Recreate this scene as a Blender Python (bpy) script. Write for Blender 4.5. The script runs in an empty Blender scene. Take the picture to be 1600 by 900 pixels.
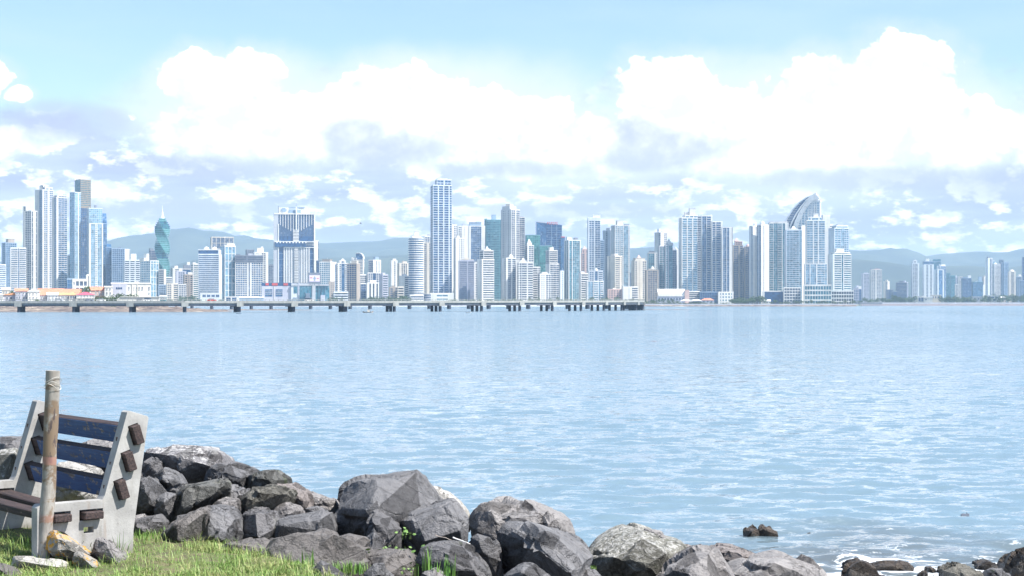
import bpy, bmesh, math, random
from mathutils import Vector, Matrix, noise
R = math.radians
random.seed(7)
sc = bpy.context.scene
COL = sc.collection

# ---------------------------------------------------------------- camera
F = 2500.0            # focal length in photograph pixels (1600 wide)
HZ = 474.5            # row of the horizon
CZ = 4.2              # eye height above the sea
cam_d = bpy.data.cameras.new("camera")
cam_d.sensor_width = 36.0
cam_d.lens = 36.0 * F / 1600.0
cam_d.shift_y = (HZ - 450.0) / 1600.0
cam_d.clip_start = 0.1
cam_d.clip_end = 60000.0
cam = bpy.data.objects.new("camera", cam_d)
COL.objects.link(cam)
cam.location = (0, 0, CZ)
cam.rotation_euler = (R(90), 0, 0)
sc.camera = cam

def at(px, py, D):
    """world point seen at photograph pixel (px, py) at distance D"""
    return Vector(((px - 800.0) / F * D, D, CZ - (py - HZ) / F * D))

# ---------------------------------------------------------------- light
SUN_AZ, SUN_EL = 114.0, 54.0      # azimuth clockwise from the view axis (+Y)
sc.view_settings.view_transform = 'Standard'
sc.view_settings.look = 'None'
sc.view_settings.exposure = 1.24
sc.view_settings.gamma = 1.0
sun_d = bpy.data.lights.new("sun", 'SUN')
sun_d.energy = 4.1
sun_d.angle = R(0.5)
sun_d.color = (1.0, 0.955, 0.89)
sun = bpy.data.objects.new("sun", sun_d)
COL.objects.link(sun)
_a, _e = R(SUN_AZ), R(SUN_EL)
SUNV = Vector((math.sin(_a) * math.cos(_e), math.cos(_a) * math.cos(_e), math.sin(_e)))
sun.rotation_euler = SUNV.to_track_quat('Z', 'Y').to_euler()
sun.location = (60, -20, 120)

# ---------------------------------------------------------------- node helper
class N:
    """tiny arithmetic wrapper round shader sockets"""
    def __init__(s, nt, sock): s.nt, s.s = nt, sock
    def _m(s, op, *o):
        n = s.nt.nodes.new('ShaderNodeMath'); n.operation = op
        for i, x in enumerate((s,) + o):
            if isinstance(x, N): s.nt.links.new(x.s, n.inputs[i])
            else: n.inputs[i].default_value = x
        return N(s.nt, n.outputs[0])
    def __add__(s, o): return s._m('ADD', o)
    __radd__ = __add__
    def __sub__(s, o): return s._m('SUBTRACT', o)
    def __rsub__(s, o): return (s * -1.0) + o
    def __mul__(s, o): return s._m('MULTIPLY', o)
    __rmul__ = __mul__
    def __truediv__(s, o): return s._m('DIVIDE', o)
    def max(s, o): return s._m('MAXIMUM', o)
    def min(s, o): return s._m('MINIMUM', o)
    def pow(s, o): return s._m('POWER', o)
    def abs(s): return s._m('ABSOLUTE')
    def floor(s): return s._m('FLOOR')
    def clamp(s): return s.max(0.0).min(1.0)
    def step(s, a, b):
        n = s.nt.nodes.new('ShaderNodeMapRange'); n.interpolation_type = 'SMOOTHSTEP'
        s.nt.links.new(s.s, n.inputs['Value'])
        n.inputs['From Min'].default_value = a; n.inputs['From Max'].default_value = b
        return N(s.nt, n.outputs['Result'])
def vec(nt, x, y, z=0.0):
    n = nt.nodes.new('ShaderNodeCombineXYZ')
    for i, q in enumerate((x, y, z)):
        if isinstance(q, N): nt.links.new(q.s, n.inputs[i])
        else: n.inputs[i].default_value = q
    return n.outputs[0]
def fbm(nt, v, scale=1.0, detail=5.0, rough=0.55, dist=0.0, lac=2.0):
    n = nt.nodes.new('ShaderNodeTexNoise')
    nt.links.new(v, n.inputs['Vector'])
    n.inputs['Scale'].default_value = scale; n.inputs['Detail'].default_value = detail
    n.inputs['Roughness'].default_value = rough; n.inputs['Distortion'].default_value = dist
    n.inputs['Lacunarity'].default_value = lac
    return N(nt, n.outputs['Fac'])
def mixc(nt, f, a, b):
    n = nt.nodes.new('ShaderNodeMix'); n.data_type = 'RGBA'
    if isinstance(f, N): nt.links.new(f.s, n.inputs[0])
    else: n.inputs[0].default_value = f
    for i, q in ((6, a), (7, b)):
        if isinstance(q, (tuple, list)): n.inputs[i].default_value = (*q[:3], 1)
        else: nt.links.new(q, n.inputs[i])
    return n.outputs[2]
def sep(nt, v):
    n = nt.nodes.new('ShaderNodeSeparateXYZ'); nt.links.new(v, n.inputs[0])
    return [N(nt, n.outputs[i]) for i in range(3)]

# ---------------------------------------------------------------- sky with cumulus
world = bpy.data.worlds.new("World"); sc.world = world; world.use_nodes = True
nt = world.node_tree; nt.nodes.clear()
wout = nt.nodes.new('ShaderNodeOutputWorld'); bg = nt.nodes.new('ShaderNodeBackground')
SKY = 0.082
bg.inputs['Strength'].default_value = SKY
sky = nt.nodes.new('ShaderNodeTexSky'); sky.sky_type = 'NISHITA'; sky.sun_disc = False
sky.sun_elevation = R(SUN_EL); sky.sun_rotation = R(SUN_AZ)
sky.air_density = 1.0; sky.dust_density = 0.5; sky.ozone_density = 2.5
tc = nt.nodes.new('ShaderNodeTexCoord')
dx, dy, dz = sep(nt, tc.outputs['Generated'])
az = dx._m('ARCTAN2', dy)
hor = (dx * dx + dy * dy)._m('SQRT')
el = dz._m('ARCTAN2', hor)
u = az * 2.5          # thousand photograph pixels from the view axis
v = el * 2.5          # above the horizon
pv = vec(nt, u, v, 0.0)
# wobble of the cloud edges
w_big = fbm(nt, vec(nt, u, v * 1.2, 3.1), 9.0, 8.0, 0.60)
w_small = fbm(nt, vec(nt, u, v, 7.7), 34.0, 5.0, 0.62)
vo = nt.nodes.new('ShaderNodeTexVoronoi'); vo.feature = 'SMOOTH_F1'
vo.inputs['Scale'].default_value = 30.0; vo.inputs['Detail'].default_value = 2.0
nt.links.new(vec(nt, u + w_small * 0.02, v * 1.15 + w_big * 0.03), vo.inputs['Vector'])
puff = 0.5 - N(nt, vo.outputs['Distance'])
def blobs(lst):
    f = None
    for cx, cy, rx, ry in lst:
        a = (u - (cx - 800) / 1000.0) * (1000.0 / rx); b = (v - (474.5 - cy) / 1000.0) * (1000.0 / ry)
        g = 1.0 - (a * a + b * b)
        f = g if f is None else f.max(g)
    return f
fA = blobs([(330, 140, 90, 58), (395, 125, 70, 48), (440, 200, 215, 62), (620, 165, 130, 72), (760, 205, 190, 72), (880, 220, 120, 52),
            (1040, 150, 102, 68), (1110, 200, 160, 70), (1290, 150, 110, 72), (1390, 135, 112, 76), (1330, 215, 270, 74),
            (1500, 225, 120, 52), (5, 140, 46, 34), (52, 163, 26, 15), (35, 232, 42, 26), (1640, 150, 40, 26)])
edge = fA + (w_big - 0.5) * 1.7 + (w_small - 0.5) * 0.75 + puff * 0.55
bel = 1.0 - (v + (w_big - 0.5) * 0.12).step(0.215, 0.30)
cum = ((edge - 0.08 + bel * 0.75) / (bel * 1.5 + 0.16)).step(0.0, 1.0)
# the same kind of cumulus carries on all round, outside the view
far_f = fbm(nt, vec(nt, dx, dy, dz * 2.2), 3.2, 7.0, 0.55)
away = (az.abs()).step(0.36, 0.50)
band = el.step(0.04, 0.09) * (1.0 - el.step(0.22, 0.42))
cum2 = (far_f + puff * 0.05 + (w_small - 0.5) * 0.05).step(0.54, 0.59) * away * band
# low field of small cumulus and pale lavender decks toward the horizon
vv = (v * 1.0 + 0.03).pow(0.7)         # cloud banks flatten toward the horizon
low_n = fbm(nt, vec(nt, u * 1.0, vv * 2.0, 1.3), 13.0, 9.0, 0.60)
low_s = fbm(nt, vec(nt, u * 1.0 - 0.010, vv * 2.0 - 0.020, 1.3), 13.0, 9.0, 0.60)     # the same banks seen a little lower left: gives each a lit crest
low_m = fbm(nt, vec(nt, u * 0.8, vv * 4.0, 9.3), 4.5, 5.0, 0.5)
lowband = 1.0 - (v + (w_big - 0.5) * 0.34 + (low_n - 0.5) * 0.25).step(0.215, 0.33)
lowwhite = (low_n * 1.0 + puff * 0.14 + (w_small - 0.5) * 0.10).step(0.435, 0.54)
crest = ((low_n - low_s) * 7.0 + 0.5).clamp()
lav = low_m.step(0.36, 0.62)
cirrus = fbm(nt, vec(nt, u * 1.0 + v * 0.8, v * 5.0, 4.4), 2.2, 6.0, 0.55).step(0.36, 0.75)
under = blobs([(610, 235, 120, 32), (560, 212, 60, 34), (1040, 232, 110, 34), (1000, 212, 60, 34), (790, 264, 150, 16), (1400, 284, 280, 22), (330, 266, 190, 22),
               (120, 205, 110, 36), (1010, 252, 100, 20), (1560, 300, 170, 30), (250, 330, 200, 18), (900, 330, 240, 14)])
under = (under + (w_big - 0.5) * 2.0 + (low_n - 0.5) * 0.9).step(-0.2, 0.9)
K = 1.0 / SKY
sc.cycles.volume_bounces = 1
def kc(r, g, b): return (r * K, g * K, b * K)
base = sky.outputs[0]
c = mixc(nt, cirrus * 0.55 * v.step(0.02, 0.2), base, kc(0.27, 0.36, 0.44))
lowcol = mixc(nt, lav, kc(0.285, 0.31, 0.40), kc(0.205, 0.215, 0.31))
lowcol = mixc(nt, lowwhite * (crest * 0.60 + 0.40), lowcol, kc(0.66, 0.65, 0.67))
c = mixc(nt, lowband * 0.93, c, lowcol)
soft = edge.step(-0.9, 0.2)
veil = (blobs([(690, 175, 330, 115), (900, 230, 300, 90), (1250, 200, 420, 130), (420, 180, 260, 110)]) + (w_big - .5) * .8).step(-0.1, 0.9)
c = mixc(nt, soft * 0.45 * (1.0 - bel * 0.5), c, kc(0.36, 0.40, 0.46))
c = mixc(nt, veil * 0.75, c, kc(0.43, 0.45, 0.49))
inner = mixc(nt, ((w_big - 0.5) * 1.6 + (w_small - 0.5) * 1.2 + puff * 0.8 + 0.50).clamp(), kc(0.45, 0.455, 0.48), kc(1.0, 1.0, 1.02))
c = mixc(nt, cum, c, inner)
c = mixc(nt, under * 0.70, c, kc(0.25, 0.26, 0.36))
far_c = mixc(nt, (far_f.step(0.56, 0.72)), kc(0.46, 0.50, 0.62), kc(0.95, 0.95, 0.98))
c = mixc(nt, cum2, c, far_c)
# below the horizon the far sea continues
c = mixc(nt, (dz * -1.0).step(0.0, 0.01), c, kc(0.35, 0.5, 0.62))
nt.links.new(c, bg.inputs['Color']); nt.links.new(bg.outputs[0], wout.inputs['Surface'])
world.cycles.sampling_method = 'MANUAL'; world.cycles.sample_map_resolution = 512

# ---------------------------------------------------------------- materials
def new_mat(name):
    m = bpy.data.materials.new(name); m.use_nodes = True
    return m, m.node_tree, m.node_tree.nodes['Principled BSDF']
def objco(nt, which='Object'):
    t = nt.nodes.new('ShaderNodeTexCoord'); return t.outputs[which]
def bump(nt, bsdf, h, strength, dist):
    b = nt.nodes.new('ShaderNodeBump'); b.inputs['Strength'].default_value = strength
    b.inputs['Distance'].default_value = dist
    nt.links.new(h.s, b.inputs['Height']); nt.links.new(b.outputs[0], bsdf.inputs['Normal'])
    return b
# ================================================================ WATER, LAND, HAZE
def mesh_obj(name, verts, faces, mat, parent=None, kind=None, smooth=False, loc=None):
    me = bpy.data.meshes.new(name); me.from_pydata([tuple(q) for q in verts], [], faces); me.update()
    if mat: me.materials.append(mat)
    if smooth: me.polygons.foreach_set('use_smooth', [True] * len(me.polygons))
    o = bpy.data.objects.new(name, me); COL.objects.link(o)
    if parent: o.parent = parent
    if kind: o['kind'] = kind
    if loc: o.location = loc
    return o

WA, WB = 0.62, 0.34
def water_material():
    m, nt, b = new_mat('sea_water')
    t = nt.nodes.new('ShaderNodeNewGeometry')
    x, y, z = sep(nt, t.outputs['Position'])
    # wind ripples given as slopes, so that far water stays as rough as near water
    def slopes(v_, sc_, det, ro, k):
        n = nt.nodes.new('ShaderNodeTexNoise'); nt.links.new(v_, n.inputs['Vector'])
        n.inputs['Scale'].default_value = sc_; n.inputs['Detail'].default_value = det; n.inputs['Roughness'].default_value = ro
        r_ = nt.nodes.new('ShaderNodeSeparateColor'); nt.links.new(n.outputs['Color'], r_.inputs[0])
        return (N(nt, r_.outputs[0]) - 0.5) * k, (N(nt, r_.outputs[1]) - 0.5) * k
    calm = fbm(nt, vec(nt, x * .012, y * .004, 1.0), 1.0, 4.0, .55).step(.36, .64) * .55 + .70      # cat's paws and slicks
    ax, ay = slopes(vec(nt, x * .45, y * 1.2, 0.0), 2.3, 5.0, .66, WA)
    bx, by = slopes(vec(nt, x * .7, y * 1.3, 7.0), 8.0, 3.0, .6, WB)
    far_ = y.step(30.0, 240.0); calm = calm * (far_ * .8 + 1.0)
    sx_ = (ax * .6 + bx) * calm; sy_ = (ay + by) * calm - (far_ * .085 + .016)      # the wave faces one can see lean toward the shore
    geo = nt.nodes.new('ShaderNodeNewGeometry'); nx_, ny_, nz_ = sep(nt, geo.outputs['Normal'])
    nv = nt.nodes.new('ShaderNodeVectorMath'); nv.operation = 'NORMALIZE'
    nt.links.new(vec(nt, nx_ + sx_, ny_ + sy_, nz_), nv.inputs[0]); nt.links.new(nv.outputs[0], b.inputs['Normal'])
    # thin clear shallows over brown stones near the beach, foam where the wash breaks
    sx = (x - 4.0)
    near = 1.0 - (y + (fbm(nt, vec(nt, x, y), 0.25, 3.0) - 0.5) * 10.0).step(25.0, 31.5)
    shallow = near * (x.step(0.0, 6.0))
    foam_n = fbm(nt, vec(nt, x * 1.0, y * 1.7), 1.5, 7.0, 0.66, 0.8)
    web = ((fbm(nt, vec(nt, x * .8, y * 1.6, 3.0), 1.1, 5.0, .6, 1.0) - .5)._m('ABSOLUTE')).step(0.0, .022)
    close = 1.0 - (y + (fbm(nt, vec(nt, x, y, 2.0), 0.6, 3.0) - 0.5) * 4.0).step(24.6, 27.2)
    patch_ = fbm(nt, vec(nt, x * .5, y * .8, 6.0), .5, 3.0, .5).step(.42, .6)
    foam = ((foam_n + close * 0.20).step(0.60, 0.66)).max((1.0 - web) * patch_ * foam_n.step(.44, .56) * .9) * shallow
    fl = fbm(nt, vec(nt, x, y, 4.0), 0.8, 4.0, 0.6)
    c = mixc(nt, shallow, (0.145, 0.215, 0.258), (0.10, 0.115, 0.12))
    c = mixc(nt, foam, c, (0.68, 0.71, 0.74))
    nt.links.new(c, b.inputs['Base Color'])
    nt.links.new((foam * 0.5 + 0.06).s, b.inputs['Roughness'])
    b.inputs['IOR'].default_value = 1.33
    return m
M_WATER = water_material()
def build_water():
    # one sheet from the shore rocks to past the far coast: real waves near the viewer, flat further out
    import numpy as np
    rows = np.concatenate([np.array([3.0, 7.0, 10.0]), 12.0 * (230.0 / 12.0) ** (np.arange(430) / 429.0), np.array([300, 420, 600, 900, 1600, 2600, 4200, 7000.0])])
    ks = np.linspace(-0.40, 0.40, 330); ks = np.concatenate([[-3.2, -1.6, -.8, -.5], ks, [.5, .8, 1.6, 3.2]])
    Y, Kk = np.meshgrid(rows, ks, indexing='ij'); X = Y * Kk; X += (Y < 12) * Kk * 30; Z = np.zeros_like(X)
    rs = np.random.RandomState(5)
    for i in range(60):
        lam = 0.30 * (1.9 / 0.30) ** (rs.rand() ** 1.0); th = rs.normal(0.10, 0.50); k = 2 * math.pi / lam
        amp = 0.0046 * lam ** 0.75
        ph = k * (X * math.sin(th) + Y * math.cos(th)) + rs.rand() * 6.28 + 0.7 * np.sin(X * .21 + i) * 1.0
        res = np.clip(1.6 - (Y * np.log(230 / 12.0) / 430) / lam * 2.2, 0, 1)           # drop waves the mesh cannot carry
        Z += amp * res * (np.sin(ph) + .25 * np.sin(2 * ph))
    Z *= np.clip((230 - Y) / 80, 0, 1) * np.clip((Y - 8) / 4, 0, 1) * (np.abs(Kk) < .401)
    n, w = X.shape; V = np.stack([X, Y, Z], -1).reshape(-1, 3)
    i0 = (np.arange(n - 1)[:, None] * w + np.arange(w - 1)[None, :]).ravel()
    me = bpy.data.meshes.new('water'); Fc = np.stack([i0, i0 + 1, i0 + w + 1, i0 + w], 1)
    me.vertices.add(len(V)); me.vertices.foreach_set('co', V.ravel()); me.loops.add(Fc.size); me.loops.foreach_set('vertex_index', Fc.ravel().astype(np.int32))
    me.polygons.add(len(Fc)); me.polygons.foreach_set('loop_start', (np.arange(len(Fc)) * 4).astype(np.int32)); me.polygons.foreach_set('use_smooth', np.ones(len(Fc), bool)); me.update(calc_edges=True)
    me.materials.append(M_WATER); o = bpy.data.objects.new('water', me); COL.objects.link(o); o['kind'] = 'structure'
build_water()
# ================================================================ CITY MATERIALS
def wall_mat(name, col, var=0.06, rough=0.75, streak=0.12):
    m, nt, b = new_mat(name)
    co = objco(nt)
    x, y, z = sep(nt, co)
    n1 = fbm(nt, vec(nt, x * 0.06, y * 0.06, z * 0.02), 1.0, 4.0)
    n2 = fbm(nt, vec(nt, x * 0.9, y * 0.9, z * 0.03), 1.0, 3.0)       # rain streaks
    n3 = fbm(nt, vec(nt, x * 0.0 + 1.0, y * 0.0, z * 0.31), 1.0, 1.0)  # storeys age differently
    f = (n1 * 0.5 + n2 * 0.3 + n3 * 0.2).step(0.35, 0.66)
    dark = tuple(q * (1 - var * 2 - streak) for q in col); lite = tuple(min(0.9, q * (1 + var)) for q in col)
    nt.links.new(mixc(nt, f, dark, lite), b.inputs['Base Color'])
    b.inputs['Roughness'].default_value = rough
    return m
def glass_mat(name, col, metal=0.0, spec=0.42, blind=0.22, cell=2.6):
    m, nt, b = new_mat(name)
    co = objco(nt); x, y, z = sep(nt, co)
    cx = ((x + y * 0.73) / cell).floor(); cz = (z / 3.4).floor()
    wn = nt.nodes.new('ShaderNodeTexWhiteNoise'); wn.noise_dimensions = '3D'
    nt.links.new(vec(nt, cx, cz, 0.5), wn.inputs['Vector'])
    r = N(nt, wn.outputs['Value'])
    big = fbm(nt, vec(nt, x * 0.03, y * 0.03, z * 0.02), 1.0, 3.0).step(0.35, 0.65)
    light = tuple(min(0.8, q * 1.0 + 0.16) for q in col)
    dark = tuple(q * 0.42 for q in col)
    c = mixc(nt, big, col, tuple(q * 1.35 for q in col))
    c = mixc(nt, (1.0 - r.step(0.0, 0.35)) * 0.7, c, dark)
    c = mixc(nt, r.step(1.0 - blind, 1.0) * 0.85, c, light)
    nt.links.new(c, b.inputs['Base Color'])
    b.inputs['Metallic'].default_value = metal
    b.inputs['Specular IOR Level'].default_value = spec
    nt.links.new((r * 0.12 + 0.10).s, b.inputs['Roughness'])
    return m
WALL = dict(
    W=wall_mat('white_stucco', (0.80, 0.785, 0.755)), V=wall_mat('off_white_stucco', (0.64, 0.625, 0.60)),
    C=wall_mat('cream_stucco', (0.72, 0.66, 0.57)), G=wall_mat('grey_concrete', (0.50, 0.52, 0.56)),
    D=wall_mat('dark_grey_concrete', (0.20, 0.22, 0.27)), L=wall_mat('pale_lilac_stucco', (0.52, 0.53, 0.62)),
    N=wall_mat('tan_cladding', (0.42, 0.36, 0.31)), P=wall_mat('pink_stucco', (0.66, 0.47, 0.42)),
    B=wall_mat('blue_grey_panel', (0.30, 0.40, 0.52)), T=wall_mat('bronze_cladding', (0.30, 0.25, 0.19)),
    S=wall_mat('steel_white_panel', (0.72, 0.76, 0.80)), R=wall_mat('red_panel', (0.62, 0.08, 0.07)),
    K=wall_mat('teal_panel', (0.16, 0.34, 0.38)))
GLASS = dict(
    b=glass_mat('blue_glass', (0.045, 0.12, 0.24), 0.15), t=glass_mat('teal_glass', (0.05, 0.17, 0.23), 0.15),
    d=glass_mat('dark_window_glass', (0.045, 0.065, 0.10)), l=glass_mat('pale_blue_glass', (0.20, 0.34, 0.44), 0.3),
    g=glass_mat('green_glass', (0.07, 0.26, 0.24), 0.3), n=glass_mat('navy_glass', (0.02, 0.07, 0.17), 0.1, 0.5, 0.1),
    m=glass_mat('mid_grey_glass', (0.09, 0.12, 0.18)))

class MB:
    """collects boxes and prisms, then links them as ONE mesh object"""
    def __init__(s): s.v = []; s.f = []
    def box(s, x0, x1, y0, y1, z0, z1):
        k = len(s.v)
        s.v += [(x0, y0, z0), (x1, y0, z0), (x1, y1, z0), (x0, y1, z0), (x0, y0, z1), (x1, y0, z1), (x1, y1, z1), (x0, y1, z1)]
        s.f += [(k, k + 3, k + 2, k + 1), (k + 4, k + 5, k + 6, k + 7), (k, k + 1, k + 5, k + 4), (k + 1, k + 2, k + 6, k + 5), (k + 2, k + 3, k + 7, k + 6), (k + 3, k, k + 4, k + 7)]
        return s
    def prism(s, poly, z0, z1, top=None):
        k = len(s.v); n = len(poly); top = top or poly
        zz = z1 if isinstance(z1, (list, tuple)) else [z1] * n
        s.v += [(x, y, z0) for x, y in poly] + [(x, y, z) for (x, y), z in zip(top, zz)]
        s.f += [tuple(range(k + n - 1, k - 1, -1)), tuple(range(k + n, k + 2 * n))]
        s.f += [(k + i, k + (i + 1) % n, k + n + (i + 1) % n, k + n + i) for i in range(n)]
        return s
    def build(s, name, mat, parent=None, kind=None, smooth=False):
        return mesh_obj(name, s.v, s.f, mat, parent, kind, smooth)
def tag(o, label=None, cat=None, group=None, kind=None):
    if label: o['label'] = label
    if cat: o['category'] = cat
    if group: o['group'] = group
    if kind: o['kind'] = kind
    return o
def empty(name, loc, rz=0.0, label=None, cat=None, group=None):
    o = bpy.data.objects.new(name, None); COL.objects.link(o)
    o.empty_display_size = 1.0; o.location = loc; o.rotation_euler = (0, 0, rz)
    return tag(o, label, cat, group)
# ================================================================ TOWER BUILDER
import re
LAND = 3.0
def face_segments(spec):
    out = [(a, float(n or 1)) for a, n in re.findall(r'([a-z])([\d.]*)', spec)]
    t = sum(n for _, n in out); x = 0.0; res = []
    for a, n in out:
        res.append((a, x / t, (x + n) / t)); x += n
    return res
def facade(mb, put, length, z0, z1, spec, fh, dz=0.0):
    """put(s0, s1, p0, p1, z0, z1): box from s0..s1 along the face, p0..p1 proud of it"""
    H = z1 - z0; n = max(1, int(round(H / fh))); h = H / n
    for a, f0, f1 in face_segments(spec):
        s0, s1 = f0 * length, f1 * length
        if a == 'd': continue
        if a == 'w':
            put(s0, s1, -0.3, 0.8, z0, z1 + 0.5 + dz); continue
        if a == 'b': bh, bp, pw, pp, sp, ev = 0.40, 1.15, 0, 0, 0, 1
        elif a == 's': bh, bp, pw, pp, sp, ev = 0.22, 0.9, 0.35, 0.5, 6.0, 1
        elif a == 'g': bh, bp, pw, pp, sp, ev = 0.30, 0.40, 0.75, 0.55, 4.2, 1
        elif a == 'p': bh, bp, pw, pp, sp, ev = 0.48, 0.45, 2.1, 0.55, 4.4, 1
        elif a == 'v': bh, bp, pw, pp, sp, ev = 0.14, 0.25, 1.5, 0.95, 4.0, 1
        elif a == 'h': bh, bp, pw, pp, sp, ev = 0.55, 0.7, 0.5, 0.5, 9.0, 1
        elif a == 'q': bh, bp, pw, pp, sp, ev = 0.20, 0.5, 0.9, 0.6, 8.0, 3
        else: bh, bp, pw, pp, sp, ev = 0.07, 0.22, 0.22, 0.3, 3.8, 1      # 'c' curtain wall
        inset = 0.25 if a == 'b' and len(spec) > 2 else 0.0
        for i in range(0, n + 1, ev):
            za = z0 + i * h - bh * h * (0.5 if i else 0); zb = min(z1 + 0.4, za + bh * h)
            if zb - za > 0.05: put(s0 + inset, s1 - inset, -0.2, bp, za + dz, zb + dz)
        if pw:
            k = max(1, int(round((s1 - s0) / sp)))
            for i in range(k + 1):
                c = s0 + (s1 - s0) * i / k
                a0 = min(max(c - pw / 2, s0), s1 - pw); put(a0, a0 + pw, -0.2, pp, z0, z1 + 0.3)
        elif len(spec) <= 2 or a == 'b':
            for c in (s0, s1 - 0.5): put(c, c + 0.5, -0.2, 0.5, z0, z1 + 0.3)
def box_tier(root, a, b, ox, oy, z0, z1, wall, glass, ff, fs, fh, first):
    """one rectangular stage, local corner nearest the viewer at (ox, oy)"""
    g = MB().box(ox - a, ox, oy, oy + b, z0, z1); g.build('glazing', GLASS[glass], root)
    m = MB()
    def front(s0, s1, p0, p1, za, zb): m.box(ox - a + s0, ox - a + s1 + (p1 - 0.06 if s1 > a - 0.01 and p1 > .3 else 0), oy - p1, oy - p0, za, zb)
    def side(s0, s1, p0, p1, za, zb): m.box(ox + p0, ox + p1, oy + s0, oy + s1, za, zb)
    facade(m, front, a, z0, z1, ff, fh)
    facade(m, side, b, z0, z1, fs, fh, 0.03)
    m.box(ox - a - 0.2, ox - a + 0.6, oy + 0.5, oy + b, z0, z1 + 0.2)          # blind left flank
    m.build('facade_frame', WALL[wall], root, 'stuff')
    r = MB(); t = 0.5
    r.box(ox - a - 0.35, ox + 0.35, oy - 0.35, oy + t, z1, z1 + 1.5).box(ox - a - 0.33, ox + 0.33, oy + b - t, oy + b + 0.33, z1, z1 + 1.47)
    r.box(ox - a - 0.34, ox - a + t, oy + t, oy + b - t, z1, z1 + 1.49).box(ox - t, ox + 0.34, oy + t, oy + b - t, z1, z1 + 1.48)
    r.box(ox - a + 0.2, ox - 0.2, oy + 0.2, oy + b - 0.2, z1 + 0.05, z1 + 0.25)
    r.build('parapet', WALL[wall], root)
def ring_tier(root, cx, cy, ra, rb, z0, z1, wall, glass, spec, fh, n=20, ph=0.0):
    P = lambda k: [(cx + (ra + k) * math.cos(ph + 2 * math.pi * i / n), cy + (rb + k) * math.sin(ph + 2 * math.pi * i / n)) for i in range(n)]
    MB().prism(P(0), z0, z1).build('glazing', GLASS[glass], root)
    H = z1 - z0; k = max(1, int(round(H / fh))); h = H / k; m = MB(); bh = 0.42 if 'b' in spec else 0.25
    for i in range(k + 1):
        m.prism(P(0.9), z0 + i * h - (bh * h if i else 0), z0 + i * h + 0.02)
    if 'v' in spec or 'g' in spec:
        for i in range(n):
            a0 = ph + 2 * math.pi * i / n; x = cx + ra * math.cos(a0); y = cy + rb * math.sin(a0)
            m.box(x - 0.5, x + 0.5, y - 0.5, y + 0.5, z0, z1)
    m.build('facade_frame', WALL[wall], root, 'stuff')
TOWER_N = 0; DIMS = {}
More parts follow.
